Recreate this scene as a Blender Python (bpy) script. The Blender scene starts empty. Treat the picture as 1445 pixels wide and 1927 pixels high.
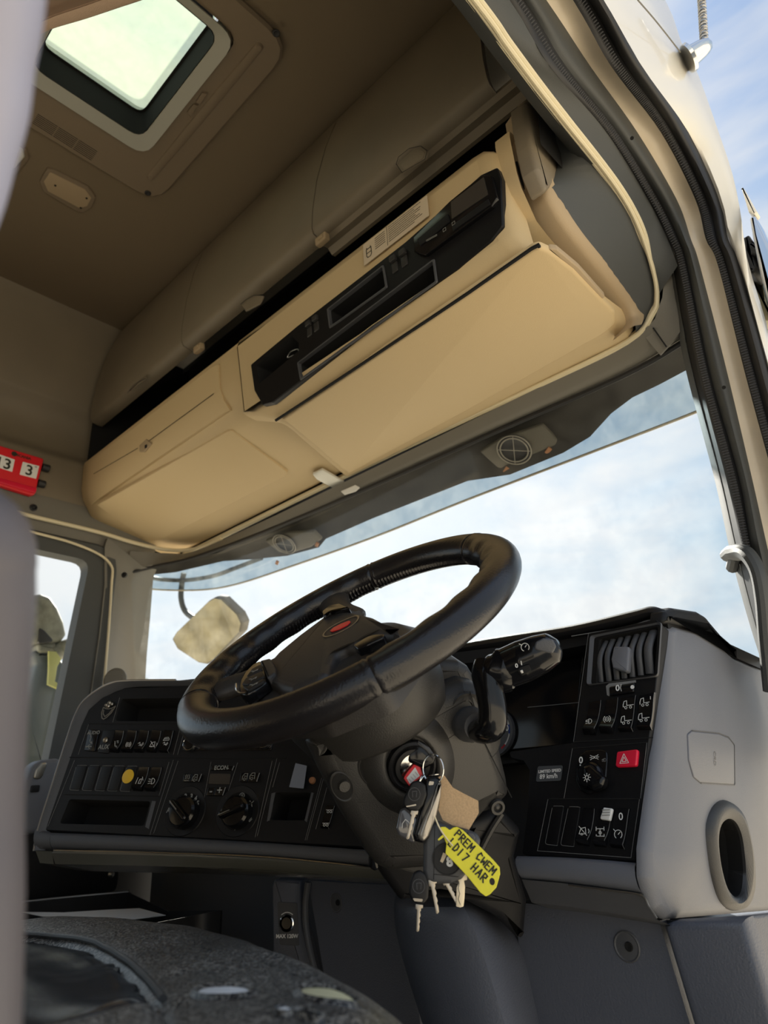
import bpy, bmesh, math, random
from mathutils import Vector as V, Matrix, geometry, noise as mnoise
random.seed(7)
sin, cos, pi, rad = math.sin, math.cos, math.pi, math.radians
SC = bpy.context.scene
COL = SC.collection

# ------------------------------------------------------------------ camera, sky, sun, exposure
# World: X to the driver's side (right), Y forward, Z up; the camera stands at the origin in the open door.
FPX, PCX, PCY = 1300.0, 722.5, 963.5
CX = V((0.7165676, 0.30281929, 0.62835607))
CY = V((0.69601219, -0.25126359, -0.67263187))
CZ = V((-0.0458029, 0.91932969, -0.39081327))
cam_d = bpy.data.cameras.new('camera')
cam = bpy.data.objects.new('camera', cam_d)
COL.objects.link(cam)
cam_d.sensor_fit = 'HORIZONTAL'
cam_d.sensor_width = 36.0
cam_d.lens = FPX / 1445.0 * 36.0
cam_d.clip_start = 0.01
cam_d.clip_end = 500
cam.matrix_world = Matrix((CX, CY, CZ)).to_4x4()
cam_d.dof.use_dof = True
cam_d.dof.focus_distance = 1.0
cam_d.dof.aperture_fstop = 8.0
SC.camera = cam

world = bpy.data.worlds.new('world')
SC.world = world
world.use_nodes = True
wn = world.node_tree.nodes
wl = world.node_tree.links
for n_ in list(wn):
    wn.remove(n_)
w_out = wn.new('ShaderNodeOutputWorld')
w_bg = wn.new('ShaderNodeBackground')
w_bg.inputs['Strength'].default_value = 1.0
tc = wn.new('ShaderNodeTexCoord')
sep = wn.new('ShaderNodeSeparateXYZ')
wl.new(tc.outputs['Generated'], sep.inputs[0])
grad = wn.new('ShaderNodeValToRGB')       # height -> clear-sky blue
wl.new(sep.outputs['Z'], grad.inputs[0])
ge = grad.color_ramp.elements
ge[0].position = 0.0
ge[0].color = (0.86, 0.93, 0.98, 1)
ge[1].position = 0.75
ge[1].color = (0.44, 0.62, 0.95, 1)
e_ = ge.new(0.30)
e_.color = (0.60, 0.79, 0.95, 1)
mp = wn.new('ShaderNodeMapping')
mp.inputs['Scale'].default_value = (1.2, 1.2, 3.4)
mp.inputs['Rotation'].default_value = (0.2, 0.1, 0.5)
wl.new(tc.outputs['Generated'], mp.inputs[0])
cl = wn.new('ShaderNodeTexNoise')
cl.inputs['Scale'].default_value = 2.6
cl.inputs['Detail'].default_value = 9
cl.inputs['Roughness'].default_value = 0.55
cl.inputs['Distortion'].default_value = 0.5
wl.new(mp.outputs[0], cl.inputs[0])
cr = wn.new('ShaderNodeValToRGB')
cr.color_ramp.elements[0].position = 0.42
cr.color_ramp.elements[0].color = (0, 0, 0, 1)
cr.color_ramp.elements[1].position = 0.68
cr.color_ramp.elements[1].color = (.85, .85, .85, 1)
wl.new(cl.outputs[0], cr.inputs[0])
# the haze around the veiled sun, ahead and to the left
SUN_DIR = V((-0.62, 0.52, 0.59)).normalized()
dot = wn.new('ShaderNodeVectorMath')
dot.operation = 'DOT_PRODUCT'
dot.inputs[1].default_value = SUN_DIR
wl.new(tc.outputs['Generated'], dot.inputs[0])
hz = wn.new('ShaderNodeMapRange')
hz.inputs['From Min'].default_value = 0.80
hz.inputs['From Max'].default_value = 1.0
wl.new(dot.outputs['Value'], hz.inputs[0])
addc = wn.new('ShaderNodeMath')
addc.operation = 'ADD'
addc.use_clamp = True
wl.new(cr.outputs[0], addc.inputs[0])
wl.new(hz.outputs[0], addc.inputs[1])
mx = wn.new('ShaderNodeMixRGB')
wl.new(addc.outputs[0], mx.inputs[0])
wl.new(grad.outputs[0], mx.inputs[1])
mx.inputs[2].default_value = (1.0, 1.01, 1.02, 1)
mul = wn.new('ShaderNodeMath')
mul.operation = 'MULTIPLY_ADD'
wl.new(hz.outputs[0], mul.inputs[0])
mul.inputs[1].default_value = 0.22
mul.inputs[2].default_value = 0.70
wl.new(mul.outputs[0], w_bg.inputs['Strength'])
wl.new(mx.outputs[0], w_bg.inputs['Color'])
wl.new(w_bg.outputs[0], w_out.inputs[0])

sun_d = bpy.data.lights.new('sun', 'SUN')
sun_d.energy = 15.5
sun_d.angle = rad(3)
sun_d.color = (1.0, 0.93, 0.82)
sun = bpy.data.objects.new('sun', sun_d)
COL.objects.link(sun)
sun.rotation_euler = SUN_DIR.to_track_quat('Z', 'Y').to_euler()
sun.location = (-4, 5, 6)

SC.view_settings.view_transform = 'Standard'
SC.view_settings.look = 'None'
SC.view_settings.gamma = 1
SC.view_settings.use_curve_mapping = False
SC.view_settings.exposure = 0.25
SC.render.film_transparent = False
SC.cycles.max_bounces = 10
SC.cycles.diffuse_bounces = 6
SC.cycles.transparent_max_bounces = 12
SC.cycles.sample_clamp_indirect = 6
SC.cycles.caustics_reflective = False
SC.cycles.caustics_refractive = False

# ------------------------------------------------------------------ materials
def mat(name, col, rough=0.5, metal=0.0, spec=0.5, bump=0.0, bscale=400, mott=0.0, mscale=8, coat=0.0, alpha=None):
    m = bpy.data.materials.new(name)
    m.use_nodes = True
    nt = m.node_tree
    b = nt.nodes['Principled BSDF']
    b.inputs['Base Color'].default_value = (*col, 1)
    b.inputs['Roughness'].default_value = rough
    b.inputs['Metallic'].default_value = metal
    b.inputs['Specular IOR Level'].default_value = spec
    if coat:
        b.inputs['Coat Weight'].default_value = coat
    t = nt.nodes.new('ShaderNodeTexCoord')
    if bump:
        n = nt.nodes.new('ShaderNodeTexNoise')
        n.inputs['Scale'].default_value = bscale
        n.inputs['Detail'].default_value = 2
        nt.links.new(t.outputs['Object'], n.inputs[0])
        bp = nt.nodes.new('ShaderNodeBump')
        bp.inputs['Strength'].default_value = bump
        bp.inputs['Distance'].default_value = 0.001
        nt.links.new(n.outputs[0], bp.inputs['Height'])
        nt.links.new(bp.outputs[0], b.inputs['Normal'])
    if mott:
        n = nt.nodes.new('ShaderNodeTexNoise')
        n.inputs['Scale'].default_value = mscale
        n.inputs['Detail'].default_value = 5
        nt.links.new(t.outputs['Object'], n.inputs[0])
        r = nt.nodes.new('ShaderNodeValToRGB')
        r.color_ramp.elements[0].position = 0.3
        r.color_ramp.elements[1].position = 0.7
        r.color_ramp.elements[0].color = (*[c * (1 - mott) for c in col], 1)
        r.color_ramp.elements[1].color = (*[min(1, c * (1 + mott)) for c in col], 1)
        nt.links.new(n.outputs[0], r.inputs[0])
        nt.links.new(r.outputs[0], b.inputs['Base Color'])
    return m


def glass(name, tint, gloss=0.06, rough=0.02, dirt=0.0):
    """thin pane: light passes straight through, with a fresnel reflection and a little dirt"""
    m = bpy.data.materials.new(name)
    m.use_nodes = True
    nt = m.node_tree
    for n in list(nt.nodes):
        nt.nodes.remove(n)
    o = nt.nodes.new('ShaderNodeOutputMaterial')
    tr = nt.nodes.new('ShaderNodeBsdfTransparent')
    tr.inputs[0].default_value = (*tint, 1)
    g = nt.nodes.new('ShaderNodeBsdfGlossy')
    g.inputs['Roughness'].default_value = rough
    lw = nt.nodes.new('ShaderNodeLayerWeight')
    lw.inputs[0].default_value = 0.25
    mr = nt.nodes.new('ShaderNodeMath')
    mr.operation = 'MULTIPLY_ADD'
    mr.inputs[1].default_value = 0.25
    mr.inputs[2].default_value = gloss * 0.5
    nt.links.new(lw.outputs['Fresnel'], mr.inputs[0])
    mxs = nt.nodes.new('ShaderNodeMixShader')
    nt.links.new(mr.outputs[0], mxs.inputs[0])
    nt.links.new(tr.outputs[0], mxs.inputs[1])
    nt.links.new(g.outputs[0], mxs.inputs[2])
    last = mxs
    if dirt:
        t = nt.nodes.new('ShaderNodeTexCoord')
        n = nt.nodes.new('ShaderNodeTexNoise')
        n.inputs['Scale'].default_value = 14
        n.inputs['Detail'].default_value = 8
        n.inputs['Roughness'].default_value = 0.7
        nt.links.new(t.outputs['Object'], n.inputs[0])
        r = nt.nodes.new('ShaderNodeMapRange')
        r.inputs['From Min'].default_value = 0.4
        r.inputs['From Max'].default_value = 0.75
        r.inputs['To Max'].default_value = dirt
        nt.links.new(n.outputs[0], r.inputs[0])
        df = nt.nodes.new('ShaderNodeBsdfTranslucent')
        df.inputs[0].default_value = (0.8, 0.82, 0.75, 1)
        m2 = nt.nodes.new('ShaderNodeMixShader')
        nt.links.new(r.outputs[0], m2.inputs[0])
        nt.links.new(mxs.outputs[0], m2.inputs[1])
        nt.links.new(df.outputs[0], m2.inputs[2])
        last = m2
    nt.links.new(last.outputs[0], o.inputs[0])
    return m


M = dict(
    cream=mat('cream_plastic', (0.60, 0.46, 0.26), 0.62, bump=0.25, bscale=500),
    creamd=mat('beige_plastic', (0.42, 0.32, 0.20), 0.6, bump=0.25, bscale=500),
    locker=mat('locker_beige', (0.21, 0.175, 0.125), 0.55, bump=0.2, bscale=450, mott=0.08, mscale=5),
    liner=mat('headliner_fabric', (0.20, 0.155, 0.10), 0.95, bump=0.5, bscale=700),
    linerp=mat('headliner_panel', (0.22, 0.17, 0.115), 0.8, bump=0.3, bscale=600),
    trim=mat('grey_trim_plastic', (0.17, 0.16, 0.135), 0.6, bump=0.3, bscale=700),
    darktrim=mat('dark_grey_trim', (0.062, 0.066, 0.066), 0.6, bump=0.3, bscale=700),
    ivory=mat('ivory_seal', (0.74, 0.66, 0.46), 0.45),
    black=mat('black_plastic', (0.008, 0.008, 0.009), 0.5, spec=.35, bump=0.15, bscale=900),
    blackp=mat('black_panel', (0.006, 0.006, 0.007), 0.45, spec=.3, bump=0.1, bscale=900, mott=0.2, mscale=300),
    gloss=mat('gloss_black', (0.006, 0.006, 0.007), 0.14, spec=.4),
    rubber=mat('black_rubber', (0.02, 0.02, 0.021), 0.55),
    void=mat('dark_cavity', (0.004, 0.004, 0.004), 0.9),
    dash=mat('dash_grey_plastic', (0.155, 0.162, 0.185), 0.5, bump=0.35, bscale=900),
    dashm=mat('dash_mid_grey', (0.075, 0.077, 0.084), 0.5, bump=0.35, bscale=700),
    knee=mat('lower_dash_slate', (0.095, 0.103, 0.128), 0.45, bump=0.6, bscale=420),
    shroud=mat('column_plastic', (0.030, 0.029, 0.028), 0.42, bump=0.35, bscale=800),
    leather=mat('wheel_leather', (0.012, 0.011, 0.012), 0.27, bump=0.35, bscale=420),
    hubp=mat('hub_plastic', (0.030, 0.027, 0.025), 0.5, bump=0.3, bscale=600),
    chrome=mat('chrome', (0.75, 0.75, 0.74), 0.12, metal=1),
    steel=mat('key_steel', (0.40, 0.36, 0.30), 0.35, metal=1),
    satin=mat('satin_metal', (0.42, 0.42, 0.42), 0.35, metal=1),
    white=mat('white_print', (0.80, 0.80, 0.78), 0.6),
    printd=mat('dim_print', (0.30, 0.30, 0.28), 0.6),
    edge=mat('painted_edge_highlight', (0.22, 0.22, 0.22), 0.35),  # paler grey that paints the glint on moulded edges
    red=mat('red_plastic', (0.72, 0.02, 0.03), 0.35),
    redb=mat('red_button', (0.75, 0.015, 0.05), 0.3),
    yellow=mat('yellow_tag', (0.80, 0.74, 0.03), 0.45, mott=0.06, mscale=60),
    amber=mat('yellow_sticker', (0.85, 0.52, 0.03), 0.5),
    ink=mat('marker_ink', (0.02, 0.02, 0.01), 0.6),
    paper=mat('paper', (0.72, 0.74, 0.76), 0.8),
    label=mat('label_paper', (0.62, 0.52, 0.38), 0.8),
    card=mat('cardboard', (0.55, 0.38, 0.22), 0.85, mott=0.12, mscale=500),
    paint=mat('cab_paint', (0.82, 0.78, 0.68), 0.3, coat=0.4),
    paintc=mat('cab_paint_inner', (0.62, 0.54, 0.42), 0.35, coat=0.2, mott=0.05, mscale=20),
    lens=mat('clear_lens', (0.72, 0.72, 0.66), 0.25, coat=0.5),
    foam=mat('seat_foam', (0.62, 0.58, 0.36), 0.95, bump=0.4, bscale=900),
    fabric=mat('curtain_fabric', (0.50, 0.36, 0.26), 0.95, bump=0.5, bscale=600),
    handle=mat('grab_rail', (0.30, 0.30, 0.36), 0.45),
    ground=mat('yard_gravel', (0.50, 0.44, 0.34), 0.95, mott=0.2, mscale=2),
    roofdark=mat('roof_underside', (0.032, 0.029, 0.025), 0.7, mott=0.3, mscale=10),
    lampgrey=mat('lamp_housing', (0.10, 0.09, 0.07), 0.6),
    copper=mat('orange_clip', (0.36, 0.16, 0.07), 0.6),
    clear=glass('window_glass', (0.94, 0.97, 0.97), 0.05),
    screen=glass('windscreen_glass', (0.95, 0.98, 0.99), 0.03, dirt=0.05),
    visor=glass('visor_glass', (0.40, 0.49, 0.54), 0.06, dirt=0.06),
    sunroof=glass('sunroof_glass', (0.74, 0.82, 0.60), 0.02, dirt=0.35),
    mirror=mat('mirror_glass', (0.20, 0.185, 0.13), 0.06, metal=1, mott=.35, mscale=12),
    screenlcd=mat('lcd', (0.05, 0.045, 0.04), 0.2),
    leaf=mat('hedge_leaf', (0.16, 0.19, 0.07), 0.8),
    stone=mat('pale_stone', (0.55, 0.5, 0.42), 0.9),
    hivis=mat('pale_yellow', (0.62, 0.62, 0.22), 0.6),
    blue=mat('gauge_blue', (0.02, 0.08, 0.5), 0.5),
)

for n_ in M['sunroof'].node_tree.nodes:      # the hatch glass is evenly hazed and dirty
    if n_.type == 'MAP_RANGE':
        n_.inputs['From Min'].default_value = -.2
        n_.inputs['From Max'].default_value = .9
        n_.inputs['To Max'].default_value = .42
    if n_.type == 'BSDF_TRANSLUCENT':
        n_.inputs[0].default_value = (.40, .47, .33, 1)
    if n_.type == 'TEX_NOISE':
        n_.inputs['Scale'].default_value = 30

# ------------------------------------------------------------------ measuring: rays of the picture meet real surfaces
def ray(u, v):
    return CX * 0 + V((CX.x * (u - PCX) - CX.y * (v - PCY) - CX.z * FPX,
                       CY.x * (u - PCX) - CY.y * (v - PCY) - CY.z * FPX,
                       CZ.x * (u - PCX) - CZ.y * (v - PCY) - CZ.z * FPX)) / FPX


class Fr:
    """a local frame: origin o, axes ex, ey, normal n (n faces the viewer's side)"""
    def __init__(s, o, ex, ey):
        s.o = V(o)
        s.ex = V(ex).normalized()
        n = s.ex.cross(V(ey)).normalized()
        if n.dot(s.o) > 0:      # always face the origin (the door)
            n = -n
        s.n = n
        s.ey = V(ey) - s.ex * s.ex.dot(V(ey))
        s.ey = (s.ey - n * n.dot(s.ey)).normalized()

    def px(s, u, v, c=0.0):
        r = ray(u, v)
        o = s.o + s.n * c
        p = r * (o.dot(s.n) / r.dot(s.n)) - o
        return (p.dot(s.ex), p.dot(s.ey))

    def w(s, a, b, c=0.0):
        return s.o + s.ex * a + s.ey * b + s.n * c

    def P(s, u, v, c=0.0):
        return s.w(*s.px(u, v, c), c)

    def off(s, c):
        f = Fr(s.o + s.n * c, s.ex, s.ey)
        f.n = s.n
        return f


def PX(x): return Fr((x, 0.8, 0.2), (0, 1, 0), (0, 0, 1))
def PY(y): return Fr((-0.8, y, 0.2), (1, 0, 0), (0, 0, 1))
def PZ(z): return Fr((-0.8, 0.5, z), (1, 0, 0), (0, 1, 0))


def PL(a, b, c):
    a, b, c = V(a), V(b), V(c)
    return Fr(a, b - a, c - a)


def prof_hit(u, v, prof):
    """meet a section (list of (y,z)) that runs along X"""
    r = ray(u, v)
    k = r.z / r.y
    for (y0, z0), (y1, z1) in zip(prof, prof[1:]):
        f0, f1 = z0 - k * y0, z1 - k * y1
        if f0 * f1 <= 0 and f0 != f1:
            t = f0 / (f0 - f1)
            y, z = y0 + (y1 - y0) * t, z0 + (z1 - z0) * t
            return V((r.x / r.y * y, y, z))
    y, z = min(prof, key=lambda q: abs(q[1] / q[0] - k))
    return V((r.x / r.y * y, y, k * y))


def catmull(pts, n=6, closed=False):
    pts = [V(p) for p in pts]
    if len(pts) < 3 and not closed:
        return [pts[0].lerp(pts[-1], i / n) for i in range(n + 1)]
    out = []
    m = len(pts)
    for i in range(m if closed else m - 1):
        if closed:
            p0, p1, p2, p3 = (pts[(i + k) % m] for k in (-1, 0, 1, 2))
        else:
            p1, p2 = pts[i], pts[i + 1]
            p0 = pts[i - 1] if i else p1 * 2 - p2
            p3 = pts[i + 2] if i + 2 < m else p2 * 2 - p1
        for k in range(n):
            t = k / n
            out.append(0.5 * ((2 * p1) + (p2 - p0) * t + (2 * p0 - 5 * p1 + 4 * p2 - p3) * t * t + (3 * p1 - p0 - 3 * p2 + p3) * t ** 3))
    if not closed:
        out.append(pts[-1].copy())
    return out


def round2(pts, r, seg=4):
    """round the corners of a 2D polygon; r number or list"""
    pts = [V(p) for p in pts]
    n = len(pts)
    out = []
    for i, p in enumerate(pts):
        ri = r[i] if isinstance(r, (list, tuple)) else r
        a, b = pts[i - 1] - p, pts[(i + 1) % n] - p
        la, lb = a.length, b.length
        if ri <= 0 or la < 1e-6 or lb < 1e-6:
            out.append(p)
            continue
        a, b = a / la, b / lb
        dt = max(-1, min(1, a.dot(b)))
        ang = math.acos(dt)
        if ang > pi - 0.05:
            out.append(p)
            continue
        t = min(ri / math.tan(ang / 2), la * 0.48, lb * 0.48)
        s, e = p + a * t, p + b * t
        for k in range(seg + 1):
            q = k / seg
            out.append(s * (1 - q) ** 2 + p * 2 * q * (1 - q) + e * q * q)
    return out


def area2(p):
    return sum(p[i - 1].x * p[i].y - p[i].x * p[i - 1].y for i in range(len(p))) / 2


def inset2(p, d):
    n = len(p)
    s = 1 if area2(p) > 0 else -1
    out = []
    for i in range(n):
        a = p[i] - p[i - 1]
        b = p[(i + 1) % n] - p[i]
        if a.length < 1e-9 or b.length < 1e-9:
            out.append(p[i].copy())
            continue
        a.normalize()
        b.normalize()
        na, nb = V((-a.y, a.x)) * s, V((-b.y, b.x)) * s
        m = na + nb
        if m.length < 1e-6:
            out.append(p[i] + na * d)
            continue
        m.normalize()
        out.append(p[i] + m * (d / max(0.45, m.dot(na))))
    return out


class B:
    """collects shapes and links them as ONE mesh object"""
    def __init__(s):
        s.v, s.f, s.mi, s.m = [], [], [], []
        s.cur = 0

    def use(s, m):
        m = M[m] if isinstance(m, str) else m
        if m not in s.m:
            s.m.append(m)
        s.cur = s.m.index(m)
        return s

    def add(s, vs, fs):
        k = len(s.v)
        s.v += [tuple(v) for v in vs]
        s.f += [tuple(i + k for i in f) for f in fs]
        s.mi += [s.cur] * len(fs)
        return s

    def rings(s, loops, closed=True, cap0=False, cap1=False, wrap=False):
        n = len(loops[0])
        vs = [p for l in loops for p in l]
        fs = []
        m = len(loops)
        for i in range(m if wrap else m - 1):
            j = (i + 1) % m
            for k in range(n if closed else n - 1):
                q = (k + 1) % n
                fs.append((i * n + k, i * n + q, j * n + q, j * n + k))
        if cap0:
            fs.append(tuple(range(n))[::-1])
        if cap1:
            fs.append(tuple((m - 1) * n + k for k in range(n)))
        return s.add(vs, fs)

    def plate(s, F, pts, th=0.004, r=0.0, lift=0.0, bev=0.0, local=False, seg=4, dome=0.0, back=True):
        """flat shape on frame F from picture points (or local ones), its rim rounded by bev"""
        p = [V(q) if local else V(F.px(q[0], q[1], lift)) for q in pts]
        p = round2(p, r, seg) if r else p
        if bev:
            loops = []
            for k in range(4):
                a = k / 3 * pi / 2
                loops.append([F.w(q.x, q.y, lift - bev * (1 - sin(a))) for q in inset2(p, bev * (1 - cos(a)))])
            loops.insert(0, [F.w(q.x, q.y, lift - th) for q in p])
        else:
            loops = [[F.w(q.x, q.y, lift - th) for q in p], [F.w(q.x, q.y, lift) for q in p]]
        return s.rings(loops, cap0=back, cap1=True)

    def pocket(s, F, pts, holes, th=0.004, r=0.0, lift=0.0, bev=0.0, hr=0.003, depth=0.02, local=False, floor=True, hmat=None):
        """plate with real recesses"""
        p = [V(q) if local else V(F.px(q[0], q[1], lift)) for q in pts]
        p = round2(p, r) if r else p
        hs = []
        for h in holes:
            q = [V(a) if local else V(F.px(a[0], a[1], lift)) for a in h]
            hs.append(round2(q, hr) if hr else q)
        q = inset2(p, bev) if bev else p
        s.rings([[F.w(a.x, a.y, lift - th) for a in p], [F.w(a.x, a.y, lift - bev) for a in p]] + ([[F.w(a.x, a.y, lift) for a in q]] if bev else []))
        vs2, ed, k0 = [], [], 0
        for lp in [q] + hs:
            n_ = len(lp)
            vs2 += [V((a.x, a.y)) for a in lp]
            ed += [(k0 + i, k0 + (i + 1) % n_) for i in range(n_)]
            k0 += n_
        r_ = geometry.delaunay_2d_cdt(vs2, ed, [], 0, 1e-7)
        def inside(p, lp):
            c = False
            for i in range(len(lp)):
                a, b_ = lp[i - 1], lp[i]
                if (a.y > p.y) != (b_.y > p.y) and p.x < (b_.x - a.x) * (p.y - a.y) / (b_.y - a.y) + a.x:
                    c = not c
            return c
        fs = []
        for f in r_[2]:
            m_ = sum((r_[0][i] for i in f), V((0, 0))) / len(f)
            if inside(m_, q) and not any(inside(m_, h) for h in hs):
                fs.append(tuple(f))
        s.add([F.w(a.x, a.y, lift) for a in r_[0]], fs)
        if hmat:
            c0 = s.cur
            s.use(hmat)
        for h in hs:
            s.rings([[F.w(a.x, a.y, lift) for a in h], [F.w(a.x, a.y, lift - depth) for a in h]], cap1=floor)
        if hmat:
            s.cur = c0
        return s

    def box(s, F, a, b, c, w, h, d, bev=0.0, rot=0.0):
        """block centred at local (a,b), standing from c to c+d"""
        cs, sn = cos(rot), sin(rot)
        p = [(a + x * cs - y * sn, b + x * sn + y * cs) for x, y in ((-w / 2, -h / 2), (w / 2, -h / 2), (w / 2, h / 2), (-w / 2, h / 2))]
        return s.plate(F, p, th=d, lift=c + d, bev=bev, r=bev * 1.2, local=True, seg=2)

    def tube(s, pts, r, seg=8, closed=False, n=6, smooth=True, flat=1.0, up=None, caps=True):
        """swept tube; r number, list per input point or function of 0..1; flat squashes along up"""
        src = [V(p) for p in pts]
        path = catmull(src, n, closed) if smooth else src
        m = len(path)
        rs = []
        for i in range(m):
            t = i / (m if closed else max(1, m - 1))
            if callable(r):
                rs.append(r(t))
            elif isinstance(r, (list, tuple)):
                x = t * (len(r) - 1)
                k = min(int(x), len(r) - 2)
                rs.append(r[k] + (r[k + 1] - r[k]) * (x - k))
            else:
                rs.append(r)
        loops = []
        prev = None
        for i in range(m):
            if closed:
                t = path[(i + 1) % m] - path[i - 1]
            else:
                t = path[min(i + 1, m - 1)] - path[max(i - 1, 0)]
            t.normalize()
            if up is not None:
                a = V(up) - t * t.dot(V(up))
            elif prev is None:
                a = t.orthogonal()
            else:
                a = prev - t * t.dot(prev)
            if a.length < 1e-6:
                a = t.orthogonal()
            a.normalize()
            prev = a
            b = t.cross(a)
            loops.append([path[i] + a * (cos(k / seg * 2 * pi) * rs[i] * flat) + b * (sin(k / seg * 2 * pi) * rs[i]) for k in range(seg)])
        return s.rings(loops, cap0=caps and not closed, cap1=caps and not closed, wrap=closed)

    def lathe(s, o, ax, prof, seg=32, ref=None, sx=1.0, sy=1.0):
        """turned shape: prof = [(radius, height)] along ax from o"""
        ax = V(ax).normalized()
        a = (V(ref) - ax * ax.dot(V(ref))).normalized() if ref is not None else ax.orthogonal().normalized()
        b = ax.cross(a)
        o = V(o)
        loops = [[o + ax * h + a * (cos(k / seg * 2 * pi) * r * sx) + b * (sin(k / seg * 2 * pi) * r * sy) for k in range(seg)] for r, h in prof]
        return s.rings(loops, cap0=prof[0][0] > 1e-5, cap1=prof[-1][0] > 1e-5)

    def sheet(s, rows, th=0.0, dirn=None):
        """grid of points; with th a slab thickened along dirn"""
        rows = [[V(p) for p in r] for r in rows]
        n, m = len(rows[0]), len(rows)
        fs = [(i * n + k, i * n + k + 1, (i + 1) * n + k + 1, (i + 1) * n + k) for i in range(m - 1) for k in range(n - 1)]
        vs = [p for r in rows for p in r]
        if not th:
            return s.add(vs, fs)
        d = V(dirn).normalized() * th
        N = len(vs)
        fs2 = fs + [tuple(N + i for i in f[::-1]) for f in fs]
        per = [k for k in range(n)] + [i * n + n - 1 for i in range(1, m)] + [(m - 1) * n + k for k in range(n - 2, -1, -1)] + [i * n for i in range(m - 2, 0, -1)]
        for i in range(len(per)):
            a, b = per[i - 1], per[i]
            fs2.append((a, b, b + N, a + N))
        return s.add(vs + [p + d for p in vs], fs2)

    def stroke(s, F, lines, c, sc, w=0.0006, lift=0.0004, px=True, rot=0.0, shear=0.0):
        """print: thin flat line work in units of sc around picture point c"""
        o = V(F.px(*c, lift)) if px else V(c)
        sx, sy = sc if isinstance(sc, (tuple, list)) else (sc, sc)
        for ln in lines:
            q = [V(((x * cos(rot) - y * sin(rot)) * sx + y * shear * sx, (x * sin(rot) + y * cos(rot)) * sy)) + o for x, y in ln]
            for a, b in zip(q, q[1:]):
                t = b - a
                if t.length < 1e-7:
                    continue
                t.normalize()
                nn = V((-t.y, t.x)) * w / 2
                e = t * w * 0.4
                p = [a - e - nn, b + e - nn, b + e + nn, a - e + nn]
                s.add([F.w(k.x, k.y, lift) for k in p] + [F.w(k.x, k.y, lift - 0.0003) for k in p], [(0, 1, 2, 3), (0, 4, 5, 1), (1, 5, 6, 2), (2, 6, 7, 3), (3, 7, 4, 0)])
        return s

    def text(s, F, c, size, body, lift=0.0005, rot=0.0, shear=0.0, bold=0.0, px=True, sx=1.0, align='CENTER'):
        cu = bpy.data.curves.new('t', 'FONT')
        cu.body = body
        cu.size = size
        cu.align_x = align
        cu.align_y = 'CENTER'
        cu.offset = bold
        cu.shear = shear
        cu.resolution_u = 3
        ob = bpy.data.objects.new('t', cu)
        COL.objects.link(ob)
        dg = bpy.context.evaluated_depsgraph_get()
        me = bpy.data.meshes.new_from_object(ob.evaluated_get(dg))
        o = V(F.px(*c, lift)) if px else V(c)
        vs = []
        sgn = 1.0
        for v in me.vertices:
            x, y = v.co.x * sx, v.co.y
            x, y = x * cos(rot) - y * sin(rot), x * sin(rot) + y * cos(rot)
            vs.append(F.w(o.x + x, o.y + y, lift))
        s.add(vs, [tuple(p.vertices) for p in me.polygons])
        bpy.data.objects.remove(ob)
        bpy.data.meshes.remove(me)
        bpy.data.curves.remove(cu)
        return s

    def done(s, name, parent=None, sharp=32, sub=0, label=None, cat=None, group=None, kind=None, flat=False):
        me = bpy.data.meshes.new(name)
        me.from_pydata(s.v, [], s.f)
        for m in s.m:
            me.materials.append(m)
        me.polygons.foreach_set('material_index', s.mi)
        if me.validate(verbose=False): print('VALIDATE', name)
        me.update()
        bm = bmesh.new()
        bm.from_mesh(me)
        bmesh.ops.remove_doubles(bm, verts=bm.verts, dist=1e-6)
        bmesh.ops.recalc_face_normals(bm, faces=bm.faces)
        if not flat:
            lim = rad(sharp)
            for e in bm.edges:
                if len(e.link_faces) == 2:
                    e.smooth = e.calc_face_angle(0) < lim
            for f in bm.faces:
                f.smooth = True
        bm.to_mesh(me)
        bm.free()
        ob = bpy.data.objects.new(name, me)
        COL.objects.link(ob)
        if sub:
            md = ob.modifiers.new('sub', 'SUBSURF')
            md.levels = md.render_levels = sub
        if parent is not None:
            ob.parent = parent
            ob.matrix_parent_inverse = parent.matrix_world.inverted()
        tag(ob, label, cat, group, kind)
        return ob


def tag(o, label=None, cat=None, group=None, kind=None):
    if label: o['label'] = label
    if cat: o['category'] = cat
    if group: o['group'] = group
    if kind: o['kind'] = kind
    return o


def thing(name, loc, label, cat, group=None, kind=None):
    o = bpy.data.objects.new(name, None)
    o.empty_display_size = 0.02
    o.location = loc
    COL.objects.link(o)
    o.matrix_world = Matrix.Translation(V(loc))
    return tag(o, label, cat, group, kind)


def structure(name, loc):
    return thing(name, loc, None, None, kind='structure')


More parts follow.
